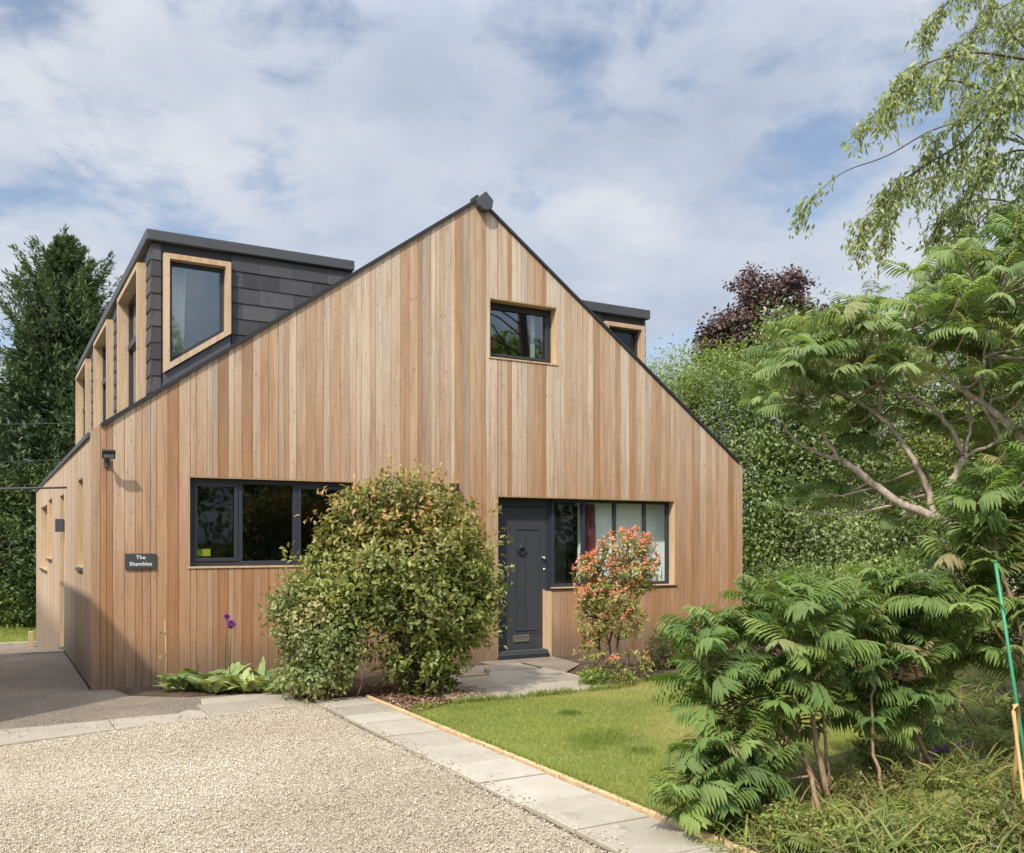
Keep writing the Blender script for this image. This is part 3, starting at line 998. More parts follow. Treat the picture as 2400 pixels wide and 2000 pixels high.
def tiles(mb, u0, u1, z0, z1, rowh, wid, holes, place, seed, clip=None):
    """overlapping slate rows; place(u, z, out) with out measured outwards from the wall"""
    r = random.Random(seed)
    n = int(math.ceil((z1 - z0) / rowh))
    for i in range(n):
        za, zb = z1 - (i + 1) * rowh, z1 - i * rowh + 0.03
        zb = min(zb, z1)
        u = u0 - (wid * 0.5 if i % 2 else 0) - r.uniform(0, .05)
        while u < u1:
            a, b = max(u, u0), min(u + wid, u1)
            u += wid
            if b - a < 0.03:
                continue
            segs = [(a, b)]
            for h in holes:
                if zb > h[2] + 0.02 and za < h[3] - 0.02:
                    ns = []
                    for s in segs:
                        if h[1] <= s[0] or h[0] >= s[1]:
                            ns.append(s)
                        else:
                            if s[0] < h[0]: ns.append((s[0], h[0]))
                            if s[1] > h[1]: ns.append((h[1], s[1]))
                    segs = ns
            mb.cur = (r.random(), r.random(), 0, 1)
            o = r.uniform(0, 0.004)
            for s in segs:
                if s[1] - s[0] < 0.02: continue
                x0, x1 = s[0] + 0.002, s[1] - 0.002
                pf = [place(x0, za, 0.022 + o), place(x1, za, 0.022 + o), place(x1, zb, 0.008 + o), place(x0, zb, 0.008 + o)]
                pb = [place(x0, za, 0.0), place(x1, za, 0.0), place(x1, zb, 0.0), place(x0, zb, 0.0)]
                mb.add(pf + pb, [(0, 1, 2, 3), (0, 4, 5, 1), (1, 5, 6, 2), (3, 2, 6, 7), (0, 3, 7, 4)])


# left dormer
LX, TOPZ = 0.735, 5.57
mb = MB()
FW = (0.87, 1.67)
mb.box((LX, DYF, 3.0), (FW[0], DYF + 0.1, TOPZ - 0.14))
mb.box((FW[1], DYF, 3.6), (3.33, DYF + 0.1, TOPZ - 0.14))
mb.box((FW[0] + .0005, DYF, 5.25), (FW[1] - .0005, DYF + 0.1, TOPZ - 0.14))
SWN = [(0.86, 2.95), (4.32, 6.45), (8.0, 10.3)]
ylist = [DYF + 0.1] + [v for p in SWN for v in p] + [10.55]
for i in range(0, len(ylist), 2):
    mb.box((LX, ylist[i], 3.0), (LX + 0.1, ylist[i + 1], TOPZ - 0.14))
for a, b in SWN:
    mb.box((LX, a + .0005, 5.22), (LX + 0.1, b - .0005, TOPZ - 0.14))
mb.box((LX + 0.1, 10.45, 3.3), (3.33, 10.55, TOPZ - 0.14))
mb.box((LX + .01, DYF + .01, TOPZ - 0.16), (3.33, 10.54, TOPZ - 0.141))
dl = part(mb, 'dormer', M['black'])
dl['label'] = 'slate hung dormer rising over the left eaves'
mb = MB()
tiles(mb, LX - 0.02, 3.33, 3.2, TOPZ - 0.15, 0.205, 0.46, [(FW[0] - 0.03, FW[1] + 0.03, 3.0, 5.31)], lambda u, z, o: (u, DYF - o, z), 2)
mb.build('slate_hanging', M['slate'], dl)
mb = MB()
tiles(mb, DYF - 0.02, 10.56, 3.2, TOPZ - 0.15, 0.205, 0.46, [(a - 0.05, b + 0.05, 3.0, 5.29) for a, b in SWN], lambda u, z, o: (LX - o, u, z), 4)
mb.build('slate_hanging', M['slate'], dl)
mb = MB()
mb.box((LX - 0.075, DYF - 0.075, TOPZ - 0.135), (3.34, 10.62, TOPZ))
mb.build('flat_roof', M['fascia'], dl, bevel=0.012)


def ring_poly(mb, outer, inner, d):
    """picture-frame trim: outer / inner polygons (same count), extruded by d"""
    n = len(outer)
    for i in range(n):
        j = (i + 1) % n
        mb.cur = (0.2 + 0.2 * (i % 3), 0.17 * i + 0.11, 0.3, 1)
        mb.prism([outer[i], outer[j], inner[j], inner[i]], d)


# front window of the left dormer: raking foot follows the roof
def rake_window(x0, x1, zt, zb0, slope, yf, t=0.066, out=0.10, rec=0.16, parent=dl, glass='glass_up', pale=True):
    zb = lambda x: zb0 + slope * (x - x0)
    o = [(x0, zb(x0)), (x1, zb(x1)), (x1, zt), (x0, zt)]
    tt = t * 1.2
    i_ = [(x0 + t, zb(x0 + t) + tt), (x1 - t, zb(x1 - t) + tt), (x1 - t, zt - t), (x0 + t, zt - t)]
    mb = MB()
    ring_poly(mb, [(x, yf - out, z) for x, z in o], [(x, yf - out, z) for x, z in i_], (0, out + rec, 0))
    wn = mb.build('window', M['trim'], HOUSE)
    f = 0.045
    j_ = [(x0 + t + f, zb(x0 + t + f) + tt + f * 1.2), (x1 - t - f, zb(x1 - t - f) + tt + f * 1.2), (x1 - t - f, zt - t - f), (x0 + t + f, zt - t - f)]
    mf = MB()
    ring_poly(mf, [(x, yf + 0.02, z) for x, z in i_], [(x, yf + 0.02, z) for x, z in j_], (0, 0.06, 0))
    mf.build('window_frame', M['dark'], wn)
    mp = MB()
    mp.prism([(x, yf + 0.05, z) for x, z in j_], (0, 0.006, 0))
    mp.build('pane', M[glass], wn)
    if pale:
        mc = MB()
        for k in range(5):
            xx = x0 + t + 0.07 + 0.035 * k
            mc.tube([(xx + 0.02, yf + 0.2, zt - 0.1), (xx, yf + 0.2, (zt + zb0) / 2), (xx - 0.02, yf + 0.2, zb0 + 0.1)], [0.012, 0.02, 0.025], 7)
        mc.build('blind', M['curtain'], wn, smooth=True)
    return wn


rake_window(0.863, 1.675, 5.295, 3.815, 0.7, DYF)
mb = MB()
zf = lambda x: 3.80 + 0.7 * (x - 0.863)
mb.prism([(0.863, DYF - 0.06, zf(0.863) - 0.20), (1.675, DYF - 0.06, zf(1.675) - 0.20), (1.675, DYF - 0.06, zf(1.675) - 0.002), (0.863, DYF - 0.06, zf(0.863) - 0.002)], (0, 0.058, 0))
mb.prism([(0.85, DYF - 0.02, 3.2), (1.69, DYF - 0.02, 3.2), (1.69, DYF - 0.02, zf(1.69) - 0.1), (0.85, DYF - 0.02, zf(0.85) - 0.1)], (0, 0.1, 0))
mb.build('flashing', M['lead'], dl)
# tall side windows of the left dormer
for k, (a, b) in enumerate(SWN):
    mb = MB()
    t = 0.07
    xo, xi = LX - 0.12, LX + 0.14
    z0, z1 = 3.15, 5.27
    for j, (p, q) in enumerate([((xo, a, z0), (xi, a + t, z1 - t)), ((xo, b - t, z0), (xi, b, z1 - t)), ((xo, a, z1 - t), (xi, b, z1))]):
        mb.cur = (0.25 + 0.15 * j, 0.3 * k + 0.2 * j, 0.3, 1)
        mb.box(p, q)
    wn = mb.build('window', M['trim'], HOUSE)
    mf = MB()
    X0 = LX + 0.03
    mf.box((X0, a + t, z0), (X0 + 0.06, a + t + 0.05, z1 - t)); mf.box((X0, b - t - 0.05, z0), (X0 + 0.06, b - t, z1 - t))
    mf.box((X0 + .001, a + t + 0.05, z1 - t - 0.05), (X0 + 0.059, b - t - 0.05, z1 - t)); mf.box((X0 - 0.02, a + t + 0.05, 4.50), (X0 + 0.059, b - t - 0.05, 4.58))
    mf.box((X0 + .001, (a + b) / 2 - 0.03, z0), (X0 + 0.059, (a + b) / 2 + 0.03, 4.4995))
    mf.build('window_frame', M['dark'], wn)
    mp = MB()
    mp.box((X0 + 0.03, a + t + 0.02, z0), (X0 + 0.036, b - t - 0.02, z1 - t - 0.02))
    mp.build('pane', M['glass_up'], wn)
    mc = MB()
    mc.box((X0 + 0.15, a + t + 0.02, z0), (X0 + 0.17, b - t - 0.02, z1 - t - 0.02))
    mc.build('blind', M['curtain'], wn)
# right dormer
RX, RT = 8.36, 5.52
mb = MB()
mb.box((6.6, DYF, 4.4), (7.55, DYF + 0.1, RT - 0.14))
mb.box((8.30, DYF, 3.9), (RX, DYF + 0.1, RT - 0.14))
mb.box((7.5505, DYF, 5.22), (8.2995, DYF + 0.1, RT - 0.14))
mb.box((RX - 0.1, DYF + 0.1, 3.9), (RX, 6.0, RT - 0.14))
mb.box((6.6, 5.9, 4.0), (RX - 0.1, 6.0, RT - 0.14))
mb.box((6.5, DYF + .01, RT - 0.16), (RX - .01, 5.99, RT - 0.141))
dr = part(mb, 'dormer', M['black'])
dr['label'] = 'smaller slate hung dormer behind the right verge'
mb = MB()
tiles(mb, 6.5, RX + 0.02, 3.9, RT - 0.15, 0.205, 0.46, [(7.50, 8.33, 3.5, 5.25)], lambda u, z, o: (u, DYF - o, z), 7)
mb.build('slate_hanging', M['slate'], dr)
mb = MB()
tiles(mb, DYF - 0.02, 6.0, 3.9, RT - 0.15, 0.205, 0.46, [], lambda u, z, o: (RX + o, u, z), 8)
mb.build('slate_hanging', M['slate'], dr)
mb = MB()
mb.box((6.0, DYF - 0.075, RT - 0.15), (RX + 0.075, 6.1, RT))
mb.build('flat_roof', M['fascia'], dr, bevel=0.012)
rake_window(7.52, 8.305, 5.235, 4.62, -0.7, DYF, parent=dr, glass='glass', pale=False)

# ------------------------------------------------------------------ fittings on the house
sgn_x0, sgn_z1 = front(293, 1298)
sgn_x1, sgn_z0 = front(365, 1333)
plate = MB()
plate.box((sgn_x0, -0.026, sgn_z0), (sgn_x1, -0.002, sgn_z1))
sg = thing('house_sign', 'dark house name plate with white lettering on the front wall', 'sign', ((sgn_x0 + sgn_x1) / 2, -0.01, sgn_z0))
plate.build('plate', M['sign'], sg, bevel=0.003)
for line, dz, in (('The', 0.115), ('Shambles', 0.038)):
    cu = bpy.data.curves.new('lettering', 'FONT')
    cu.body = line
    cu.size = 0.064
    cu.space_character = 1.06
    cu.align_x = 'CENTER'
    cu.extrude = 0.0015
    cu.offset = 0.0
    tmp = bpy.data.objects.new('lettering_source', cu)
    COL.objects.link(tmp)
    bpy.context.view_layer.update()
    me = bpy.data.meshes.new_from_object(tmp.evaluated_get(bpy.context.evaluated_depsgraph_get()))
    bpy.data.objects.remove(tmp)
    me.materials.clear()
    me.materials.append(M['lettering'])
    o = bpy.data.objects.new('lettering', me)
    COL.objects.link(o)
    o.parent = sg
    o.rotation_euler = (math.pi / 2, 0, 0)
    o.location = (0, -0.0185, dz)

fx0, fz0 = front(250, 1070)
fl = thing('floodlight', 'small black floodlight on a bracket high on the front corner', 'light', (fx0, 0, fz0 - 0.1))
mb = MB()
mb.box((fx0 - 0.03, -0.03, fz0 - 0.12), (fx0 + 0.03, -0.001, fz0 - 0.02))
mb.tube([(fx0, -0.03, fz0 - 0.07), (fx0, -0.08, fz0 - 0.08), (fx0, -0.15, fz0 - 0.05)], 0.012, 8)
mb.build('bracket', M['black'], fl)
mb = MB()
mb.tube([(fx0 - 0.01, -0.11, fz0 - 0.13), (fx0 - 0.01, -0.11, fz0 - 0.075)], [0.025, 0.03], 12)
mb.build('sensor', M['fascia'], fl, smooth=False)
mb = MB()
mb.prism([(fx0 - 0.07, -0.21, fz0 - 0.045), (fx0 + 0.07, -0.21, fz0 - 0.045), (fx0 + 0.07, -0.255, fz0 + 0.045), (fx0 - 0.07, -0.255, fz0 + 0.045)], (0, 0.06, 0.02))
fb = mb.build('housing', M['black'], fl, bevel=0.006)
mb = MB()
mb.prism([(fx0 - 0.055, -0.2205, fz0 - 0.034), (fx0 + 0.055, -0.2205, fz0 - 0.034), (fx0 + 0.055, -0.2385, fz0 + 0.002), (fx0 - 0.055, -0.2385, fz0 + 0.002)], (0, 0.004, 0.001))
mb.build('lens', M['lamp_glass'], fb)

wx, wz = front(1062, 1142)
wl = thing('wall_light', 'black box wall light above the round bush', 'light', (wx, 0, wz - 0.06))
mb = MB()
mb.box((wx - 0.05, -0.1, wz - 0.05), (wx + 0.05, -0.012, wz + 0.05))
mb.build('housing', M['black'], wl, bevel=0.005)
mb = MB()
mb.box((wx - 0.035, -0.012, wz - 0.035), (wx + 0.035, -0.001, wz + 0.035))
mb.build('back_plate', M['dark'], wl)
mb = MB()
mb.tube([(wx, -0.055, wz - 0.053), (wx, -0.055, wz - 0.049)], 0.03, 14)
mb.build('lens', M['lamp_glass'], wl)

bl = thing('wall_light', 'grey box light on the passage wall beside the side door', 'light', (0, 4.15, 1.87))
mb = MB()
mb.box((-0.13, 4.10, 1.87), (-0.012, 4.20, 2.07))
mb.build('housing', M['fascia'], bl, bevel=0.006)
mb = MB()
mb.box((-0.012, 4.11, 1.9), (-0.0005, 4.19, 2.04))
mb.build('back_plate', M['dark'], bl)


def cable(pts, r, label, group='overhead cables on the left'):
    mb = MB()
    mb.tube(pts, r, 6)
    o = mb.build('overhead_cable', M['cable'], smooth=True)
    tag(o, label, 'cable', group)


def sag(a, b, s, n=16):
    a, b = Vector(a), Vector(b)
    return [tuple(a.lerp(b, t) - Vector((0, 0, s * 4 * t * (1 - t)))) for t in np.linspace(0, 1, n)]


cable(sag((-0.005, 3.64, 2.53), (-9.0, 9.5, 2.72), 0.10), 0.016, 'thick dark cable fixed to the passage wall under the eaves')
cable(sag(at(195, 990, 24), at(-260, 980, 25), 0.1), 0.008, 'thin high cable crossing the conifer beside the dormer')
cable(sag(at(150, 1076, 26), at(-260, 1076, 27), 0.1), 0.008, 'thin cable crossing just above the leafy hedge')

mb = MB()
mb.cur = (0.3, 0.3, 0.2, 1)
mb.box((-0.16, 14.1, -1.1), (-0.05, 14.21, -0.52))
tag(mb.build('timber_post', M['trim'], bevel=0.01), 'short pale timber post at the back corner of the house', 'post')

mb = MB()
mb.cur = (0.2, 0.3, 0.2, 1)
g0, g1 = ground(1080, 1592), ground(1130, 1588)
mb.box((g0[0], g0[1] - 0.03, 0.012), (g1[0] + 0.05, g0[1] + 0.03, 0.05))
mb.cur = (0.6, 0.3, 0.2, 1)
mb.box((g1[0] + 0.0505, g0[1] - 0.035, 0.012), (g1[0] + 0.09, g0[1] + 0.035, 0.11))
tag(mb.build('timber_batten', M['trim'], bevel=0.004), 'pale timber batten lying by the door slabs', 'batten')

# unseen stand-in, added to throw the straight-topped shade on the house corner
GX, GH = -1.6, 3.18
gar = thing('stand_in_garage', 'unseen flat roofed building added to shade the house corner', 'stand_in_garage', (-3.6, 0.4, 0))
mb = MB()
mb.box((-5.6, -2.15, -0.3), (GX - 0.06, 3.0, GH - 0.12))
mb.build('wall', M['render'], gar, bevel=0.01)
mb = MB()
mb.box((-5.7, -2.22, GH - 0.12), (GX, 3.05, GH))
mb.build('roof', M['fascia'], gar, bevel=0.01)
mb = MB()
mb.box((-4.9, -2.19, 0.0), (-2.3, -2.151, 2.2))
gd = mb.build('stand_in_garage_door', M['white'], gar)
mb = MB()
for k in range(8):
    mb.box((-4.86, -2.205, 0.05 + 0.27 * k), (-2.34, -2.191, 0.29 + 0.27 * k))
mb.build('door_panel', M['white'], gd, bevel=0.006)

# ------------------------------------------------------------------ vegetation toolkit
def unit(a):
    return a / np.maximum(np.linalg.norm(a, axis=-1, keepdims=True), 1e-9)


def frames(d, up, roll=None):
    X = unit(d)
    Y = np.cross(up, X)
    bad = np.linalg.norm(Y, axis=1) < 1e-3
    Y[bad] = (1, 0, 0)
    Y = unit(Y)
    Z = np.cross(X, Y)
    if roll is not None:
        c, s = np.cos(roll)[:, None], np.sin(roll)[:, None]
        Y, Z = c * Y + s * Z, c * Z - s * Y
    return X, Y, Z


class Leaves:
    """collects stamped leaf geometry for one foliage mesh"""
    def __init__(s):
        s.v, s.f, s.c, s.n = [], [], [], 0

    def stamp(s, tmpl, pos, X, Y, Z, size, tint, age):
        tv, tf = tmpl
        size = np.asarray(size)
        if size.ndim == 1:
            size = np.stack([size] * 3, 1)
        A = (tv[None, :, 0:1] * (X * size[:, 0:1])[:, None] + tv[None, :, 1:2] * (Y * size[:, 1:2])[:, None] + tv[None, :, 2:3] * (Z * size[:, 2:3])[:, None])
        V = pos[:, None, :] + A
        N, K = V.shape[:2]
        F = tf[None] + (np.arange(N) * K)[:, None, None] + s.n
        C = np.zeros((N, K, 3), np.float32)
        C[..., 0] = np.clip(tint, 0, 1)[:, None]
        C[..., 1] = np.clip(age, 0, 1)[:, None]
        if tv.shape[1] > 3:      # per-leaflet variation stored with the template
            C[..., 0] = np.clip(C[..., 0] + tv[None, :, 3], 0, 1)
        C[..., 2] = RNG.random(N)[:, None]
        s.v.append(V.reshape(-1, 3)); s.f.append(F.reshape(-1, 3)); s.c.append(C.reshape(-1, 3))
        s.n += N * K

    def build(s, name, mat, parent=None):
        return np_mesh(name, np.concatenate(s.v), np.concatenate(s.f), np.concatenate(s.c), mat, parent)


def leaf_tmpl(w=0.22, fold=0.10, droop=0.12, mid=0.42):
    v = np.array([(0, 0, 0), (mid, w, fold), (mid + .03, 0, 0.02), (mid, -w, fold), (0.78, w * .62, fold * .6 - droop * .5), (0.8, 0, -droop * .45), (0.78, -w * .62, fold * .6 - droop * .5), (1, 0, -droop)], float)
    f = np.array([(0, 2, 1), (0, 3, 2), (1, 2, 4), (2, 5, 4), (2, 3, 6), (2, 6, 5), (4, 5, 7), (5, 6, 7)])
    return v, f


def leaf_simple(w=0.26, fold=0.10, droop=0.12, mid=0.45):
    v = np.array([(0, 0, 0), (mid, w, fold), (mid + .05, 0, 0.0), (mid, -w, fold), (1, 0, -droop)], float)
    f = np.array([(0, 2, 1), (0, 3, 2), (1, 2, 4), (2, 3, 4)])
    return v, f


def sumac_tmpl(seed, pairs=9, droop=0.5, lw=0.062, sag=0.75):
    """one pinnate leaf, rachis length 1 along +x, leaflets hanging to both sides"""
    r = np.random.default_rng(seed)
    V, F = [], []
    cur = lambda t: np.array([t * (1 - 0.12 * t), 0.03 * math.sin(3 * t + seed), 0.16 * t - droop * t * t])
    ts = np.linspace(0, 1, 7)
    for i, t in enumerate(ts):
        p = cur(t)
        wv = 0.010 * (1.1 - t)
        V += [(*(p + (0, wv, 0)), -0.1), (*(p - (0, wv, 0)), -0.1)]
    for i in range(6):
        F += [(2 * i, 2 * i + 1, 2 * i + 2), (2 * i + 1, 2 * i + 3, 2 * i + 2)]
    for k in range(pairs + 1):
        t = 0.16 + 0.82 * k / pairs
        L = 0.44 * (0.55 + 0.75 * math.sin(math.pi * min(1, (t * 0.95 + 0.08))) ** 0.8) * r.uniform(0.9, 1.1)
        p = cur(t)
        tg = unit(cur(min(1, t + .02)) - cur(t - .02))
        for sd in ((-1, 1) if k < pairs else (0,)):
            d = unit(tg * (0.42 + 0.25 * t) + np.array([0, sd * 0.8, 0]) + np.array([0, 0, -sag * r.uniform(0.5, 1.1)]) * (1 if sd else 0.6)) if sd else unit(tg + np.array([0, 0, -.2]))
            side = unit(np.cross(d, np.array([0, 0, 1.0]) + tg * 0.8))
            nr = np.cross(side, d)
            b = len(V)
            tn = r.uniform(-.12, .12)
            w = lw * r.uniform(.85, 1.15)
            for (a, c, h) in [(0, 0, 0), (.35, w, .015), (.38, 0, -.005), (.35, -w, .015), (.72, w * .62, -.02), (.74, 0, -.045), (.72, -w * .62, -.02), (1, 0, -.12)]:
                q = p + d * (a * L) + side * c + nr * h * L * 2
                V.append((*q, tn))
            F += [tuple(b + i for i in f) for f in [(0, 2, 1), (0, 3, 2), (1, 2, 4), (2, 5, 4), (2, 3, 6), (2, 6, 5), (4, 5, 7), (5, 6, 7)]]
    return np.array(V), np.array(F)


def lump(p, s, ph=0.0):
    x, y, z = p[:, 0] * s + ph, p[:, 1] * s + ph * 1.7, p[:, 2] * s + ph * 0.6
    return (np.sin(x * 1.1 + 1.3 * np.sin(y * .9)) + np.sin(y * 1.3 + 1.1 * np.sin(z * 1.2)) + np.sin(z * 1.2 + 1.2 * np.sin(x * .8))) / 3


def shell(ells, n, inner=0.55, amp=0.12, fr=3.0, ph=0.0, power=0.5):
    """points near the surface of a union of ellipsoids [(cx,cy,cz, rx,ry,rz)]; returns points, outward normals, depth 0..1"""
    e = np.array(ells, float)
    wgt = (e[:, 3] * e[:, 5] + e[:, 4] * e[:, 5] + e[:, 3] * e[:, 4])
    out_p, out_n, out_d = [], [], []
    need = n
    while need > 0:
        m = int(need * 1.6) + 20
        k = RNG.choice(len(e), m, p=wgt / wgt.sum())
        u = unit(RNG.normal(size=(m, 3)))
        rr = inner + (1 - inner) * RNG.random(m) ** power
        c, R = e[k, :3], e[k, 3:]
        lm = 1 + amp * lump(c + u * R, fr, ph)
        p = c + u * R * (rr * lm)[:, None]
        ok = np.ones(m, bool)
        for j in range(len(e)):      # drop points that lie deep inside another lobe
            q = (p - e[j, :3]) / e[j, 3:]
            ok &= ~((np.linalg.norm(q, axis=1) < inner * 0.9) & (k != j))
        nr = unit(u / R)
        out_p.append(p[ok]); out_n.append(nr[ok]); out_d.append(rr[ok])
        need -= ok.sum()
    return np.concatenate(out_p)[:n], np.concatenate(out_n)[:n], np.concatenate(out_d)[:n]


def ell(px, py, d, rx, ry, depth=None):
    """ellipsoid whose outline covers rx, ry photo pixels round px, py at distance d"""
    c = at(px, py, d)
    return (*c, rx * d / 2162, (depth if depth else rx) * d / 2162, ry * d / 2162)


UP = np.array([0, 0, 1.0])


def rosettes(L, tmpl, centers, normals, per, size, spread, tint, age, upb=0.3, jitter=0.25, lenr=(0.7, 1.15), offset=0.0, flat=0.0):
    """'per' leaves fan out round each shoot tip"""
    n = len(centers)
    c = np.repeat(centers, per, 0)
    nn = np.repeat(unit(normals + UP * upb), per, 0)
    d = unit(RNG.normal(size=(n * per, 3)))
    d = unit(nn * (1 - spread) + d * spread)
    if flat:
        d[:, 2] *= (1 - flat)
        d = unit(d)
    pos = c + RNG.normal(size=c.shape) * jitter * size + d * offset * size
    X, Y, Z = frames(d, unit(nn + 0.4 * RNG.normal(size=nn.shape)))
    sz = size * RNG.uniform(*lenr, n * per)
    tt = np.repeat(tint, per) + RNG.normal(size=n * per) * 0.13
    ag = np.repeat(age, per) + RNG.normal(size=n * per) * 0.10
    L.stamp(tmpl, pos, X, Y, Z, sz, tt, ag)


def limb(mb, p0, p1, r0, r1, bow=0.1, n=6, sides=6, seed=None):
    p0, p1 = np.array(p0, float), np.array(p1, float)
    ln = np.linalg.norm(p1 - p0)
    o = RNG.normal(size=3) * bow * ln
    pts = []
    for t in np.linspace(0, 1, n):
        pts.append(tuple(p0 + (p1 - p0) * t + o * math.sin(math.pi * t) * 0.5 + RNG.normal(size=3) * ln * 0.008))
    mb.tube(pts, list(np.linspace(r0, r1, n)), sides)
    return pts


def clump_tree(name, label, cat, ells, base, leafmat, barkmat, nclump, per, crad, lsize, trunk_r, group=None, inner=0.35, amp=0.18, fr=1.2, age0=0.0, tmpl=None,
               nlimb=9, trunk_top=None, spread=0.75, droop=0.25, bottom_fade=0.0, crown='crown'):
    """trunk and limbs carrying many clumps of leaf faces"""
    t = thing(name, label, cat, base, group)
    P, Nn, Dp = shell(ells, nclump, inner, amp, fr, ph=RNG.random() * 6)
    e = np.array(ells)
    top = trunk_top or (e[:, 0].mean(), e[:, 1].mean(), e[:, 2].mean() + 0.3 * e[:, 5].max())
    mb = MB()
    pts = limb(mb, (base[0], base[1], base[2] - 0.1), top, trunk_r, trunk_r * 0.3, 0.06, 9, 9)
    idx = RNG.choice(len(P), min(nlimb * 3, len(P)), replace=False)
    for j in idx:
        q = P[j]
        a = np.array(pts)
        cand = a[(a[:, 2] < q[2] - 0.1)] if (a[:, 2] < q[2] - 0.1).any() else a[:2]
        s = cand[np.argmin(np.linalg.norm(cand - q, axis=1))]
        limb(mb, s, q, trunk_r * 0.28, trunk_r * 0.06, 0.18, 6, 5)
    mb.build('trunk', barkmat, t, smooth=True)
    L = Leaves()
    tm = tmpl or leaf_simple()
    ct = 0.46 + 0.30 * lump(P, 1.0, 1.0) + 0.30 * lump(P, 2.6, 3.0) + RNG.normal(size=len(P)) * 0.22
    ca = age0 + 0.35 * np.clip(lump(P, 1.3, 4.0), 0, 1) * (age0 > 0)
    pos = np.repeat(P, per, 0)
    nn = np.repeat(Nn, per, 0)
    pos = pos + RNG.normal(size=pos.shape) * np.array([crad, crad, crad * 0.75])
    d = unit(unit(RNG.normal(size=pos.shape)) * spread + nn * (1 - spread) - UP * droop)
    X, Y, Z = frames(d, unit(UP + nn * 0.6 + 0.55 * RNG.normal(size=pos.shape)))
    L.stamp(tm, pos, X, Y, Z, lsize * RNG.uniform(0.65, 1.25, len(pos)), np.repeat(ct, per) + RNG.normal(size=len(pos)) * 0.16, np.repeat(ca, per) + RNG.normal(size=len(pos)) * 0.06)
    L.build(crown, leafmat, t)
    return t


def nearest(skel, q, below=0.05):
    a = np.array(skel)
    c = a[a[:, 2] < q[2] + below]
    if len(c) == 0: c = a
    return c[np.argmin(np.linalg.norm(c - np.array(q), axis=1))]


# ------------------------------------------------------------------ gravel stones
def pebble(seed):
    r = np.random.default_rng(seed)
    v = np.array([(1, 0, 0), (-1, 0, 0), (0, 1, 0), (0, -1, 0), (0, 0, 1), (0, 0, -1), (.6, .6, .45), (-.6, -.55, .5)], float)
    v = v[:6] * r.uniform(0.65, 1.1, (6, 1)) * np.array([1, 0.8, 0.6])
    v += r.normal(size=v.shape) * 0.14
    f = np.array([(0, 2, 4), (2, 1, 4), (1, 3, 4), (3, 0, 4), (2, 0, 5), (1, 2, 5), (3, 1, 5), (0, 3, 5)])
    return v, f


def in_poly(p, poly):
    x, y = p[:, 0], p[:, 1]
    ins = np.zeros(len(p), bool)
    n = len(poly)
    for i in range(n):
        x0, y0 = poly[i]
        x1, y1 = poly[(i + 1) % n]
        c = ((y0 > y) != (y1 > y)) & (x < (x1 - x0) * (y - y0) / (y1 - y0 + 1e-12) + x0)
        ins ^= c
    return ins


def scatter(poly, n):
    a = np.array(poly)
    lo, hi = a.min(0), a.max(0)
    out = []
    while n > 0:
        p = lo + (hi - lo) * RNG.random((n * 2 + 50, 2))
        p = p[in_poly(p, poly)][:n]
        out.append(p)
        n -= len(p)
    return np.concatenate(out)


GV = [(-2.6, -2.83), (-0.94, -2.83), (-0.07, -2.62), (0.9, -2.38), (1.965, -2.12), (1.965, -8.6), (-2.6, -8.6)]
L = Leaves()
NST = 190000
P2 = scatter(GV, NST)
# a few stones have strayed onto the slabs
stray = np.concatenate([np.stack([1.985 + np.abs(RNG.normal(0, 0.07, 420)), RNG.uniform(-8, -2.3, 420)], 1), np.stack([RNG.uniform(-1.2, 1.9, 160), RNG.normal(-2.35, .15, 160)], 1)])
grp = np.array_split(P2, 6)
for g, pp in enumerate(grp):
    n = len(pp)
    rad = RNG.uniform(0.0042, 0.0092, n) * (1 + 0.5 * (RNG.random(n) > 0.93))
    pos = np.column_stack([pp, -0.002 + RNG.uniform(0, 0.014, n) + 0.012 * lump(np.column_stack([pp, pp[:, 0] * 0]), 1.6)])
    X, Y, Z = frames(unit(RNG.normal(size=(n, 3)) * np.array([1, 1, .5])), unit(RNG.normal(size=(n, 3)) * .7 + UP))
    p_3 = np.column_stack([pp, pp[:, 1] * .3])
    patch = 0.49 + 0.13 * lump(p_3, 1.3, 2.0) + 0.10 * lump(p_3, 3.7, 1.0)
    dirt = np.clip(lump(p_3, 2.1, 4.4) - .25, 0, 1) * .9
    L.stamp(pebble(g), pos, X, Y, Z, rad, patch + RNG.normal(size=n) * 0.24, np.clip((RNG.random(n) > .82) * RNG.random(n) + dirt * RNG.random(n), 0, 1))
n = len(stray)
X, Y, Z = frames(unit(RNG.normal(size=(n, 3))), unit(RNG.normal(size=(n, 3)) * .5 + UP))
L.stamp(pebble(9), np.column_stack([stray, np.full(n, 0.028)]), X, Y, Z, RNG.uniform(.005, .011, n), RNG.random(n), RNG.random(n) * .3)
o = L.build('gravel_stones', M['stone'])
tag(o, 'loose pale gravel stones covering the drive', 'gravel', kind='stuff')

# tarmac grit
L = Leaves()
pp = scatter([(-2.2, -2.1), (0.95, -2.08), (1.9, -1.2), (0.3, -0.55), (-0.04, -0.02), (-0.04, 3.8), (-2.2, 3.8)], 5200)
n = len(pp)
X, Y, Z = frames(unit(RNG.normal(size=(n, 3))), unit(RNG.normal(size=(n, 3)) * .5 + UP))
L.stamp(pebble(12), np.column_stack([pp, np.full(n, 0.001)]), X, Y, Z, RNG.uniform(.002, .006, n), RNG.random(n) * .7, RNG.random(n) * .6)
tag(L.build('loose_grit', M['stone']), 'fine grit scattered over the tarmac', 'grit', kind='stuff')

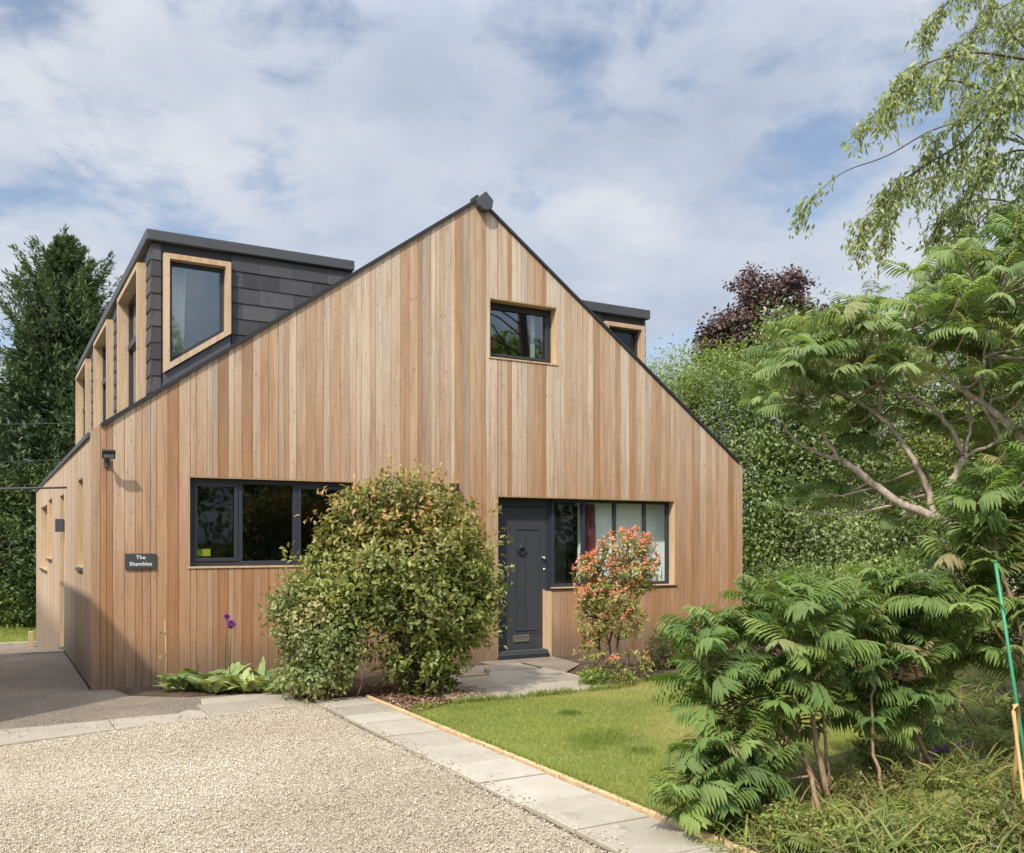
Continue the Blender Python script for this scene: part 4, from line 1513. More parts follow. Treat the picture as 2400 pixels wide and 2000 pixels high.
# ------------------------------------------------------------------ lawn grass
L = Leaves()
blade = (np.array([(0, .055, 0), (0, -.055, 0), (.55, .04, .10), (.55, -.04, .10), (1, 0, .32)], float), np.array([(0, 1, 2), (1, 3, 2), (2, 3, 4)]))
pp = scatter(LAWN, 210000)
n = len(pp)
p3 = np.column_stack([pp, np.full(n, -0.008)])
patch = lump(p3, 3.1, 0.7) * .5 + lump(p3, 8.0, 2.1) * .35
tuft = np.clip(lump(p3, 2.3, 5.0) - 0.55, 0, 1) * 2
for (tx, ty) in [ground(1335, 1672)[:2], ground(1300, 1820)[:2], ground(1500, 1760)[:2]]:
    tuft += 1.4 * np.exp(-((pp[:, 0] - tx) ** 2 + ((pp[:, 1] - ty)) ** 2) / 0.012)
d = unit(np.column_stack([RNG.normal(size=(n, 2)) * .55, np.ones(n)]))
X, Y, Z = frames(d, unit(RNG.normal(size=(n, 3)) * np.array([1, 1, .2])))
ln = RNG.uniform(.018, .042, n) * (1 + 0.55 * np.clip(tuft, 0, 1.3)) * (0.85 + .3 * patch)
L.stamp(blade, p3, X, Y, Z, ln, 0.46 + patch * .75 - tuft * .55 + RNG.normal(size=n) * .17, np.clip(RNG.normal(size=n) * .24 + .12 + .95 * np.clip(lump(p3, 1.9, 3.3) + .3 * lump(p3, 7, 1), 0, 1) - tuft * .5, 0, 1))
m = 5200
ex = np.concatenate([np.stack([2.605 + np.abs(RNG.normal(0, .015, m // 2)), RNG.uniform(-7.4, -3.2, m // 2)], 1), np.stack([RNG.uniform(2.7, 6.3, m // 2), np.zeros(m // 2)], 1)])
ex[m // 2:, 1] = np.interp(ex[m // 2:, 0], [2.7, 3.35, 3.9, 5.45, 6.3], [-3.05, -2.84, -2.90, -2.90, -2.48]) + RNG.normal(0, .018, m // 2)
lean = np.concatenate([np.tile([-.9, 0, 0], (m // 2, 1)), np.tile([0, .7, 0], (m // 2, 1))])
keep_ = lump(np.column_stack([ex, ex[:, 0]]), 6.0, 2.0) + RNG.normal(size=m) * .4 > -.1
ex, lean = ex[keep_], lean[keep_]
m = len(ex)
d = unit(np.column_stack([RNG.normal(size=(m, 2)) * .5, np.ones(m)]) + lean * RNG.random(m)[:, None])
X, Y, Z = frames(d, unit(RNG.normal(size=(m, 3)) * np.array([1, 1, .2])))
L.stamp(blade, np.column_stack([ex, np.full(m, -.005)]), X, Y, Z, RNG.uniform(.05, .105, m), .45 + RNG.normal(size=m) * .2, np.clip(RNG.normal(size=m) * .25 + .05, 0, 1))
tag(L.build('lawn_grass', M['lf_grass']), 'short mown grass of the front lawn with paler dry patches', 'grass', kind='stuff')
L = Leaves()
pp = scatter([(-7, 14.7), (0.3, 14.7), (1, 26), (-7, 26)], 60000)
n = len(pp)
d = unit(np.column_stack([RNG.normal(size=(n, 2)) * .5, np.ones(n)]))
X, Y, Z = frames(d, unit(RNG.normal(size=(n, 3)) * np.array([1, 1, .2])))
L.stamp(blade, np.column_stack([pp, np.full(n, dip(0, 18) + .03)]), X, Y, Z, RNG.uniform(.05, .09, n), .75 + RNG.normal(size=n) * .16, np.clip(RNG.normal(size=n) * .2, 0, 1))
tag(L.build('back_lawn_grass', M['lf_grass']), 'bright grass of the lawn behind the house', 'grass', kind='stuff')

# dead leaves under the round bush
L = Leaves()
pp = scatter([(2.64, -2.1), (2.64, -3.2), (2.85, -3.0), (3.35, -2.78), (3.9, -2.6), (3.9, -1.5), (2.9, -1.2)], 2600)
n = len(pp)
X, Y, Z = frames(unit(RNG.normal(size=(n, 3)) * np.array([1, 1, .25])), unit(UP + RNG.normal(size=(n, 3)) * .5))
L.stamp(leaf_simple(.24, .12, .1), np.column_stack([pp, .008 + .02 * RNG.random(n)]), X, Y, Z, RNG.uniform(.025, .055, n), RNG.random(n), RNG.random(n) ** 2)
tag(L.build('leaf_litter', M['lf_litter']), 'reddish brown dead leaves lying under the round bush', 'dead leaves', kind='stuff')

# ------------------------------------------------------------------ shrubs by the house
# big round evergreen bush
bx0 = at(985, 1560, 10.35)
bush = thing('round_bush', 'large round evergreen bush with bronze young tips beside the front door', 'bush', (bx0[0], bx0[1], 0))
E1 = [ell(955, 1310, 10.3, 178, 150), ell(990, 1430, 10.3, 160, 125), ell(865, 1250, 10.35, 112, 108), ell(1068, 1310, 10.3, 85, 98),
      ell(945, 1195, 10.3, 118, 75), ell(815, 1345, 10.25, 120, 105), ell(765, 1415, 10.2, 95, 80), ell(1065, 1420, 10.25, 92, 110), ell(1010, 1545, 10.3, 85, 42)]
P, Nn, Dp = shell(E1, 2700, .42, .32, 4.8, 1.3, .5)
L = Leaves()
hz = (P[:, 2] - 0.4) / 2.1
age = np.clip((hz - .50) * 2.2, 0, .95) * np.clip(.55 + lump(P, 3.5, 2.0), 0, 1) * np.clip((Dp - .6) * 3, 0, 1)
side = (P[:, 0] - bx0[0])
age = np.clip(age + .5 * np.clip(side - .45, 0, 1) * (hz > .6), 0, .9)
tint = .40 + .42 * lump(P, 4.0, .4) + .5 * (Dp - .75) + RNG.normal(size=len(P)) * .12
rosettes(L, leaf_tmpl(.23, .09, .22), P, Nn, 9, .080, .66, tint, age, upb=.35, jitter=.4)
# long arching shoots breaking the outline
for (px, py, qx, qy) in [(1140, 1290, 1192, 1262), (1145, 1350, 1195, 1330), (905, 1150, 880, 1105), (985, 1140, 978, 1088), (800, 1260, 748, 1290),
                         (1120, 1470, 1165, 1440), (860, 1170, 850, 1140), (1150, 1210, 1165, 1185), (820, 1220, 790, 1195), (760, 1330, 718, 1300), (940, 1140, 925, 1110), (1010, 1145, 1015, 1100), (1120, 1400, 1160, 1390), (880, 1190, 862, 1158), (780, 1400, 740, 1385)]:
    a, b = np.array(at(px, py, 10.1)), np.array(at(qx, qy, 10.0))
    ts = np.linspace(0, 1, 6)
    pts = a + (b - a) * ts[:, None]
    rosettes(L, leaf_tmpl(.21, .09, .22), pts, np.tile(unit(b - a), (6, 1)), 5, .072, .6, np.full(6, .75), np.full(6, .35 if qy < 1200 else .08), .2, .4)
sp_, sn_, sd_ = shell(E1, 150, .96, .1, 4.5, 1.3, .5)
for j in range(150):
    if sp_[j][2] < .45 or (sp_[j][2] > 2.1 and sp_[j][0] > 3.5): continue
    dj = unit(sn_[j] + UP * .55 + RNG.normal(size=3) * .25)
    ln_ = RNG.uniform(.08, .24)
    pts = sp_[j] + dj * ln_ * np.linspace(-.3, 1, 5)[:, None]
    hzj = (sp_[j][2] - .4) / 2.1
    rosettes(L, leaf_tmpl(.21, .09, .22), pts, np.tile(dj, (5, 1)), 3, .072, .6, np.full(5, .7), np.full(5, np.clip((hzj - .45) * 2, .02, .9)), .2, .35)
P, Nn, Dp = shell([ell(1000, 1590, 10.35, 68, 42), ell(930, 1570, 10.3, 40, 40)], 130, .5, .2, 4)
rosettes(L, leaf_tmpl(.21, .09, .22), P, Nn, 8, .07, .6, np.full(len(P), .2), np.zeros(len(P)))
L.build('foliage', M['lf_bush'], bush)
mb = MB()
for k in range(9):
    b0 = (bx0[0] + random.uniform(-.09, .09), bx0[1] + random.uniform(-.09, .09), -.02)
    q = P[k] if k < 0 else np.array(at(random.uniform(860, 1080), random.uniform(1180, 1430), 10.3 + random.uniform(-.35, .35)))
    limb(mb, b0, q, random.uniform(.022, .035), .008, .08, 8, 6)
mb.build('stem', M['twig'], bush, smooth=True)

# looser variegated shrub at its left foot
sx = at(745, 1600, 10.05)
sh = thing('loose_shrub', 'loose light green shrub with thin upright stems left of the round bush', 'shrub', (sx[0], sx[1], 0))
E2 = [ell(745, 1490, 10.05, 100, 110), ell(685, 1435, 10.05, 60, 62), ell(800, 1480, 10.0, 70, 110), ell(730, 1580, 10.0, 95, 50), ell(830, 1410, 10.1, 55, 55)]
P, Nn, Dp = shell(E2, 1500, .25, .22, 5, 2.2, .6)
L = Leaves()
rosettes(L, leaf_tmpl(.25, .08, .15), P, Nn, 6, .064, .75, .5 + .3 * lump(P, 4, 1) + RNG.normal(size=len(P)) * .2, np.clip(.8 * lump(P, 4.5, 3.0) - .2, 0, .8), .4, .7)
for (px, py, qx, qy) in [(680, 1420, 632, 1432), (680, 1380, 655, 1350), (720, 1370, 700, 1352), (660, 1500, 640, 1480)]:
    a, b = np.array(at(px, py, 9.95)), np.array(at(qx, qy, 9.9))
    pts = a + (b - a) * np.linspace(0, 1, 6)[:, None]
    rosettes(L, leaf_tmpl(.25, .08, .15), pts, np.tile(unit(b - a), (6, 1)), 4, .05, .6, np.full(6, .6), np.full(6, .1), .3, .5)
L.build('foliage', M['lf_varieg'], sh)
mb = MB()
for k in range(26):
    q = np.array(at(random.uniform(655, 860), random.uniform(1380, 1540), 10.0 + random.uniform(-.3, .3)))
    limb(mb, (sx[0] + random.uniform(-.3, .38), sx[1] + random.uniform(-.2, .2), -.01), q, .008, .003, .15, 7, 5)
mb.build('stem', M['bark_red'], sh, smooth=True)

# pieris with red young growth
px0 = at(1440, 1590, 11.6)
pi = thing('red_tipped_shrub', 'shrub with salmon red young tips in front of the hall window', 'shrub', (px0[0], px0[1], 0))
E3 = [ell(1465, 1290, 11.5, 65, 40), ell(1395, 1345, 11.5, 48, 45), ell(1420, 1400, 11.5, 75, 35), ell(1490, 1340, 11.5, 55, 30), ell(1390, 1450, 11.5, 45, 55), ell(1470, 1450, 11.5, 50, 40),
      ell(1385, 1520, 11.5, 35, 35), ell(1475, 1560, 11.4, 52, 32), ell(1525, 1320, 11.5, 25, 25), ell(1505, 1375, 11.5, 30, 22)]
P, Nn, Dp = shell(E3, 540, .45, .15, 5, .3, .5)
L = Leaves()
ztop = P[:, 2]
rosettes(L, leaf_tmpl(.17, .07, .25), P, Nn, 9, .070, .7, .6 + RNG.normal(size=len(P)) * .18, RNG.random(len(P)) * .12, .5, .25)
up = (Nn[:, 2] > -.1) & (RNG.random(len(P)) < np.where(ztop > 1.0, .92, .30))
rosettes(L, leaf_tmpl(.17, .07, .2), P[up] + Nn[up] * .03 + UP * .035, Nn[up], 10, .062, .62, np.full(up.sum(), .6), .82 + RNG.normal(size=up.sum()) * .16, .9, .12)
L.build('foliage', M['lf_pieris'], pi)
mb = MB()
trk = []
for pl in [[(1440, 1595), (1428, 1510), (1445, 1430), (1470, 1380), (1480, 1320)], [(1440, 1595), (1448, 1500), (1462, 1440), (1500, 1390), (1515, 1330)], [(1438, 1595), (1405, 1520), (1400, 1450), (1410, 1400), (1395, 1350)], [(1445, 1595), (1470, 1560)]]:
    pts = [at(a, b, 11.55 + .1 * math.sin(i)) for i, (a, b) in enumerate(pl)]
    mb.tube(pts, list(np.linspace(.018, .007, len(pts))), 6)
    trk += pts
for j in range(0, len(P), 3):
    limb(mb, nearest(trk, P[j]), P[j], .006, .003, .2, 5, 4)
mb.build('stem', M['bark'], pi, smooth=True)


def small_bush(name, label, ells, n, size, mat, base, per=7, inner=.3, age=0.1, stems=8, tint=.45, tm=None, cat='shrub', group=None, upb=.4):
    t = thing(name, label, cat, base, group)
    P, Nn, Dp = shell(ells, n, inner, .2, 5, RNG.random() * 5, .6)
    L = Leaves()
    rosettes(L, tm or leaf_tmpl(.23, .08, .18), P, Nn, per, size, .75, tint + .25 * lump(P, 4, 1) + RNG.normal(size=n) * .15, np.clip(age + RNG.normal(size=n) * age, 0, 1), upb, .6)
    L.build('foliage', mat, t)
    mb = MB()
    for k in range(stems):
        q = P[RNG.integers(n)]
        limb(mb, (base[0] + random.uniform(-.06, .06), base[1] + random.uniform(-.06, .06), base[2] - .02), q, .007, .003, .2, 5, 5)
    mb.build('stem', M['twig'], t, smooth=True)
    return t


small_bush('low_shrub', 'dull brownish green shrub against the wall right of the red tipped shrub', [ell(1570, 1510, 12.7, 52, 60), ell(1625, 1500, 12.7, 45, 48), ell(1545, 1545, 12.5, 40, 32)], 620, .045, M['lf_varieg'],
           (*at(1580, 1560, 12.7)[:2], 0), age=.3, tint=.1)
small_bush('low_shrub', 'low dark clump under the red tipped shrub at the lawn edge', [ell(1440, 1590, 11.1, 60, 22), ell(1395, 1575, 11.2, 30, 22)], 170, .045, M['lf_bush'], (*at(1440, 1600, 11.1)[:2], 0), tint=.2)
small_bush('low_shrub', 'bright green tuft of leaves at the corner of the door slabs', [ell(1390, 1588, 11.0, 28, 16)], 90, .05, M['lf_hedge'], (*at(1390, 1600, 11.0)[:2], 0), tint=.7, stems=3)

# broad-leaved perennials along the foot of the wall
hosta_tm = leaf_tmpl(.27, .09, .45, .4)
strap_tm = leaf_tmpl(.11, .05, .55, .35)


def perennial(label, px, py, d, nl, ln, tm, tint, age=0.0, group='leafy plants along the front wall', name='leafy_plant', mat='lf_hosta', up=(.55, 1.3)):
    nl, ln = int(nl * 1.3), ln * 1.1
    b = at(px, py, d)
    b = (b[0], b[1], .005)
    o = Leaves()
    az = np.arange(nl) * 2.4 + RNG.random()
    el = RNG.uniform(*up, nl)
    d_ = np.column_stack([np.cos(az) * np.cos(el), np.sin(az) * np.cos(el), np.sin(el)])
    X, Y, Z = frames(d_, np.tile(UP, (nl, 1)), RNG.normal(size=nl) * .7)
    pos = np.array(b) + d_ * .015 + RNG.normal(size=(nl, 3)) * np.array([.05, .04, 0])
    o.stamp(tm, pos, X, Y, Z, ln * RNG.uniform(.6, 1.15, nl), tint + RNG.normal(size=nl) * .22, np.clip(age + RNG.normal(size=nl) * .15, 0, 1))
    m = o.build(name, M[mat])
    return tag(m, label, 'plant', group)


perennial('small leafy plant nearest the house corner', 395, 1612, 10.55, 12, .20, strap_tm, .45, .25)
perennial('leafy plant beside the thin bare stem', 425, 1598, 10.62, 14, .27, hosta_tm, .55, .1)
perennial('tall dark leaved plant between the two pale clumps by the wall', 470, 1600, 10.62, 16, .30, hosta_tm, .2, .0)
perennial('pale broad leaved plant left of the purple flowers', 500, 1608, 10.45, 15, .26, hosta_tm, .75, .1)
perennial('broad leaved plant under the purple flower heads', 545, 1600, 10.6, 18, .33, hosta_tm, .55, .05)
perennial('pale yellow green plant right of the purple flowers', 585, 1604, 10.5, 16, .27, hosta_tm, .8, .2)
perennial('sword leaved plant against the wall behind the pale clump', 605, 1585, 10.85, 14, .34, strap_tm, .2, 0, up=(.8, 1.4))
perennial('leafy plant touching the loose shrub', 640, 1600, 10.4, 18, .26, strap_tm, .5, .15)

for (px, py, d, r, lb) in [(532, 1446, 10.75, .040, 'smaller upper purple ball flower on a thin stem'), (542, 1463, 10.6, .056, 'larger lower purple ball flower on a thin stem')]:
    c = np.array(at(px, py, d))
    t = thing('ball_flower', lb, 'flower', (c[0] - .02, c[1], 0), 'purple ball flowers by the wall')
    mb = MB()
    mb.tube([(c[0] - .02, c[1], 0), (c[0] - .015, c[1], c[2] * .5), tuple(c)], [.006, .005, .004], 6)
    m = mb.build('stem', M['lf_cover'], t, smooth=True)
    L = Leaves()
    n = 260
    u = unit(RNG.normal(size=(n, 3)))
    X, Y, Z = frames(u, unit(RNG.normal(size=(n, 3))))
    L.stamp(leaf_simple(.28, .1, .0), c + u * r * .35, X, Y, Z, r * RNG.uniform(.55, .75, n), RNG.random(n), RNG.random(n) * .4)
    L.build('flower_head', M['fl_purple'], t)

b = at(388, 1580, 10.75)
t = thing('bare_stem', 'thin bare pale stem with a few leaves standing by the wall', 'plant', (b[0], b[1], 0))
mb = MB()
tp = at(386, 1452, 10.75)
mb.tube([(b[0], b[1], 0), ((b[0] + tp[0]) / 2 + .01, b[1], tp[2] * .5), tp], [.008, .006, .003], 6)
mb.build('stem', M['bamboo'], t, smooth=True)
L = Leaves()
pp = np.array([at(x, y, 10.75) for x, y in [(378, 1480), (386, 1490), (405, 1514), (376, 1535), (392, 1530), (398, 1500)]])
n = len(pp)
X, Y, Z = frames(unit(RNG.normal(size=(n, 3))), np.tile(UP, (n, 1)))
L.stamp(leaf_tmpl(.28), pp, X, Y, Z, np.full(n, .05), np.full(n, .6), np.zeros(n))
L.build('foliage', M['lf_hosta'], t)

# ------------------------------------------------------------------ sumacs
SUM = [sumac_tmpl(k, pairs, dr, lw, sg) for k, (pairs, dr, lw, sg) in enumerate([(8, .38, .052, .75), (9, .52, .048, .95), (7, .30, .056, .6), (9, .65, .046, 1.15)])]


def sumac_leaves(L, centers, per, size, tint, age_young=.12, el=(.05, .95), young=2):
    """a whorl of pinnate leaves round every shoot tip, the youngest ones short, upright and brownish"""
    for ci, c in enumerate(centers):
        n = max(3, int(per + RNG.integers(-1, 2)))
        az = RNG.random() * 6.28 + np.arange(n) * 2.399
        e = RNG.uniform(*el, n)
        sz = size * RNG.uniform(.75, 1.15, n)
        ag = np.clip(RNG.normal(size=n) * .06 + .04 + (RNG.random(n) < .07) * RNG.uniform(.3, .8, n), 0, 1)
        if young and RNG.random() < .8:
            e[:young] = RNG.uniform(.7, 1.2, min(young, n))
            sz[:young] *= .62
            ag[:young] = RNG.uniform(.3, .95, min(young, n)) * (age_young * 6)
        d = np.column_stack([np.cos(az) * np.cos(e), np.sin(az) * np.cos(e), np.sin(e)])
        X, Y, Z = frames(d, np.tile(UP, (n, 1)), RNG.normal(size=n) * .35)
        tt = tint + RNG.normal() * .22 + RNG.normal(size=n) * .18
        k = RNG.integers(0, 4, n)
        for q in range(4):
            m = k == q
            if m.any():
                L.stamp(SUM[q], np.tile(c, (m.sum(), 1)) + d[m] * .012, X[m], Y[m], Z[m], sz[m], tt[m], ag[m])


def sumac(name, label, stems, tips, base, depth, per, size, tint=.45, leafmat='lf_sumac', bark='bark_red', r0=.02, cat='shrub', group=None, jit=.25, el=(.05, .95), twr=.006):
    t = thing(name, label, cat, base, group)
    mb = MB()
    skel = []
    for st in stems:
        pts = [np.array(at(x, y, d)) for x, y, d in st['p']]
        fine = []
        for i in range(len(pts) - 1):
            for u in np.linspace(0, 1, 5)[:-1]:
                fine.append(pts[i] * (1 - u) + pts[i + 1] * u + RNG.normal(size=3) * .006)
        fine.append(pts[-1])
        rr = np.linspace(st.get('r', r0), st.get('r1', st.get('r', r0) * .5), len(fine))
        mb.tube([tuple(p) for p in fine], list(rr), 8)
        skel += [tuple(p) for p in fine]
    C = []
    for tp in tips:
        d = tp[2] if len(tp) > 2 else depth + RNG.uniform(-jit, jit)
        C.append(at(tp[0], tp[1], d))
    for c in C:
        s = nearest(skel, c)
        a, b = np.array(s), np.array(c)
        mid = (a + b) / 2 + np.array([0, 0, -.10 * np.linalg.norm(b - a)])
        q = [a + (mid - a) * u * 2 if u < .5 else mid + (b - mid) * (u - .5) * 2 for u in np.linspace(0, 1, 7)]
        mb.tube([tuple(v) for v in q], list(np.linspace(twr * 1.5, twr * .7, 7)), 6)
    mb.build('stem' if cat == 'shrub' else 'trunk', M[bark], t, smooth=True)
    L = Leaves()
    sumac_leaves(L, np.array(C), per, size, tint, el=el)
    L.build('foliage' if cat == 'shrub' else 'crown', M[leafmat], t)
    return t


dA = 5.9
stA = [dict(p=[(1931, 1943, 5.6), (1886, 1784, 5.75), (1830, 1711, 5.85), (1780, 1630, 5.9), (1720, 1520, 5.9)], r=.017),
       dict(p=[(1950, 1900, 5.85), (1920, 1784, 5.85), (1903, 1656, 5.85), (1895, 1560, 5.9), (1870, 1450, 5.9)], r=.022),
       dict(p=[(1941, 1890, 5.95), (1880, 1760, 5.95), (1850, 1650, 6.0), (1830, 1520, 6.0)], r=.014),
       dict(p=[(1945, 1890, 5.95), (1933, 1729, 6.0), (1929, 1640, 6.0), (1960, 1480, 6.0)], r=.013),
       dict(p=[(1880, 1830, 6.1), (1817, 1720, 6.2), (1760, 1680, 6.1)], r=.009),
       dict(p=[(1783, 1966, 5.5), (1706, 1879, 5.55), (1650, 1800, 5.6)], r=.008)]
tipsA = [(1790, 1400), (1850, 1420), (1915, 1400), (1965, 1440), (1690, 1470), (1640, 1530), (1740, 1480), (1720, 1545), (1800, 1490), (1850, 1510), (1905, 1500), (1960, 1520), (1680, 1590), (1740, 1610), (1800, 1590),
         (1860, 1590), (1905, 1600), (1630, 1600), (1655, 1650), (1770, 1680), (1830, 1660), (1720, 1700), (1890, 1660), (1640, 1760, 5.5), (1690, 1820, 5.5), (1620, 1850, 5.4), (1720, 1760, 5.6), (1590, 1895, 5.35),
         (1680, 1880, 5.4),  (1810, 1440, 6.3), (1880, 1460, 6.3), (1760, 1560, 6.4), (1840, 1560, 6.4), (1700, 1520, 6.3), (1820, 1380, 6.2), (1770, 1440, 6.1), (1900, 1560, 6.5), (1640, 1480, 6.0), (1680, 1650, 6.1), (1750, 1730, 5.9), (1860, 1720, 6.3), (1800, 1810, 5.7), (1740, 1850, 5.6), (1690, 1760, 5.8)]
sumac('sumac_shrub', 'sumac shrub with a sheaf of leaning stems overhanging the end of the slab path', stA, tipsA, (*at(1940, 1900, 5.85)[:2], 0), dA, 10, .265, .45, el=(.0, 1.2))
stB = [dict(p=[(2080, 1895, 5.9), (2046, 1771, 6.0), (2044, 1634, 6.05), (2060, 1530, 6.1)], r=.013),
       dict(p=[(2214, 1830, 6.5), (2169, 1771, 6.5), (2134, 1686, 6.45), (2096, 1579, 6.4), (2075, 1480, 6.4), (2060, 1400, 6.4)], r=.018),
       dict(p=[(2150, 1820, 6.5), (2165, 1700, 6.5), (2150, 1600, 6.5), (2130, 1480, 6.5)], r=.012)]
tipsB = [(2000, 1420), (2040, 1365), (2085, 1400), (2130, 1385), (2020, 1480), (2070, 1460), (2110, 1470), (2160, 1440), (2000, 1545), (2050, 1560), (2085, 1530), (1985, 1590), (2020, 1620), (2190, 1490), (2170, 1400),
         (2100, 1620), (2060, 1650), (2150, 1560), (2130, 1650), (2040, 1700), (2000, 1660), (2090, 1700), (2180, 1640), (2010, 1450, 6.8), (2090, 1440, 6.9), (2150, 1500, 6.9), (2200, 1590, 6.9), (2170, 1700, 6.8)]
sumac('sumac_shrub', 'sumac shrub on separate crooked stems right of the leaning sheaf', stB, tipsB, (*at(2080, 1890, 6.0)[:2], 0), 6.3, 10, .275, .4, el=(.0, 1.2))
stC = [dict(p=[(2440, 1800, 6.3), (2400, 1500, 6.3), (2340, 1320, 6.3), (2320, 1180, 6.3)], r=.02), dict(p=[(2290, 1700, 7.2), (2207, 1591, 7.2), (2186, 1530, 7.2)], r=.012),
       dict(p=[(2420, 1600, 6.3), (2300, 1430, 6.4), (2230, 1340, 6.4)], r=.012)]
tipsC = [(2320, 1130), (2375, 1110), (2400, 1190), (2340, 1200), (2290, 1180), (2360, 1260), (2400, 1300), (2300, 1280), (2260, 1310), (2240, 1360), (2330, 1350), (2390, 1390), (2290, 1400), (2350, 1450), (2420, 1470),
         (2300, 1490), (2250, 1440), (2370, 1540), (2450, 1200), (2460, 1350), (2440, 1090), (2200, 1470, 7), (2230, 1520, 7), (2260, 1230, 6.9), (2210, 1300, 6.9), (2390, 1130, 7), (2310, 1240, 7), (2410, 1260, 6.9), (2340, 1290, 7), (2400, 1430, 6.9), (2280, 1350, 7), (2320, 1520, 6.8), (2390, 1580, 6.7), (2270, 1540, 7)]
sumac('sumac_shrub', 'tall sumac shrub behind the green pole at the right edge', stC, tipsC, (*at(2430, 1800, 6.3)[:2], 0), 6.4, 9, .31, .5, el=(.05, 1.2))

# the large sumac tree
dT = 8.2
stT = [dict(p=[(2420, 1640, 8.0), (2390, 1420, 8.05), (2330, 1310, 8.1), (2255, 1245, 8.1)], r=.085, r1=.058),
       dict(p=[(2255, 1245, 8.1), (2200, 1215, 8.1), (2110, 1180, 8.1), (2040, 1130, 8.15), (1975, 1078, 8.2)], r=.048, r1=.026),
       dict(p=[(1975, 1078, 8.2), (1920, 1062, 8.2), (1870, 1040, 8.2), (1845, 1010, 8.2)], r=.02, r1=.009),
       dict(p=[(1968, 1076, 8.2), (1945, 1040, 8.2), (1915, 990, 8.2), (1880, 930, 8.2)], r=.018, r1=.008),
       dict(p=[(2195, 1212, 8.1), (2172, 1140, 8.2), (2130, 1060, 8.25), (2080, 990, 8.3), (2040, 960, 8.3), (1970, 915, 8.3), (1900, 840, 8.3)], r=.03, r1=.010),
       dict(p=[(2060, 970, 8.3), (2065, 900, 8.3), (2060, 800, 8.4)], r=.016, r1=.008),
       dict(p=[(2215, 1205, 8.1), (2225, 1140, 8.0), (2255, 1080, 8.0), (2260, 1066, 8.0)], r=.034, r1=.030),
       dict(p=[(2260, 1066, 8.0), (2230, 1010, 8.0), (2200, 965, 8.0), (2150, 940, 8.0), (2080, 915, 8.0), (2020, 860, 8.0)], r=.022, r1=.009),
       dict(p=[(2260, 1070, 8.0), (2320, 1045, 7.9), (2370, 1010, 7.9), (2430, 980, 7.8)], r=.016, r1=.01),
       dict(p=[(2262, 1060, 8.0), (2275, 1000, 8.0), (2270, 900, 8.1)], r=.016, r1=.008),
       dict(p=[(2440, 1080, 7.6), (2380, 1010, 7.7), (2310, 950, 7.8), (2230, 895, 7.8), (2170, 850, 7.9), (2110, 780, 8.0)], r=.036, r1=.012),
       dict(p=[(2305, 945, 7.8), (2300, 890, 7.8), (2310, 830, 7.8), (2330, 700, 7.8)], r=.02, r1=.008),
       dict(p=[(2320, 955, 7.8), (2325, 890, 7.9), (2322, 830, 7.9)], r=.014, r1=.008),
       dict(p=[(2305, 950, 7.8), (2345, 1020, 7.9), (2360, 1080, 8.0)], r=.02, r1=.014),
       dict(p=[(2250, 1245, 8.1), (2215, 1200, 8.2), (2240, 1170, 8.3)], r=.02, r1=.01)]
tipsT = []
rt = random.Random(4)


def canopy_ok(x, y):
    tops = [(1770, 900), (1800, 790), (1850, 745), (1900, 735), (1960, 740), (2000, 690), (2060, 640), (2100, 620), (2200, 605), (2260, 560), (2330, 520), (2420, 470), (2600, 420)]
    bots = [(1770, 930), (1850, 960), (1950, 930), (2050, 900), (2150, 880), (2250, 890), (2350, 900), (2600, 930)]
    f = lambda l: np.interp(x, [p[0] for p in l], [p[1] for p in l])
    return f(tops) + 12 < y < f(bots)


while len(tipsT) < 168:
    x, y = rt.uniform(1775, 2560), rt.uniform(470, 960)
    if canopy_ok(x, y):
        tipsT.append((x, y, dT + rt.uniform(-1.0, 1.1)))
for _ in range(30):
    x = rt.uniform(1860, 2400)
    tipsT.append((x, rt.uniform(930, 1190 + (x - 1860) * .06), rt.uniform(8.5, 9.3)))
tipsT += [(1830, 970, 8.2), (1870, 980, 8.3), (1890, 1150, 8.6), (1840, 1190, 8.6), (1960, 1180, 8.7), (2040, 1060, 8.7), (2060, 1210, 8.7),
          (1990, 990, 8.7), (2110, 960, 8.6), (2100, 1150, 8.8), (2250, 940, 8.2), (2180, 1000, 8.4), (2350, 960, 8.0), (2280, 1000, 8.3),
          (2400, 900, 7.6), (2420, 1000, 7.6), (1950, 830, 7.6), (1880, 830, 7.7), (2050, 760, 7.5), (2150, 720, 7.4), (2250, 700, 7.3), (2350, 640, 7.3), (2380, 780, 7.3)]
sumac('sumac_tree', 'spreading sumac tree with bare pale branches under a feathery crown', stT, tipsT, (*at(2420, 1660, 8.0)[:2], 0), dT, 6, .275, .5, 'lf_sumac_t', 'bark_pale', cat='tree', el=(.0, .9), twr=.008)

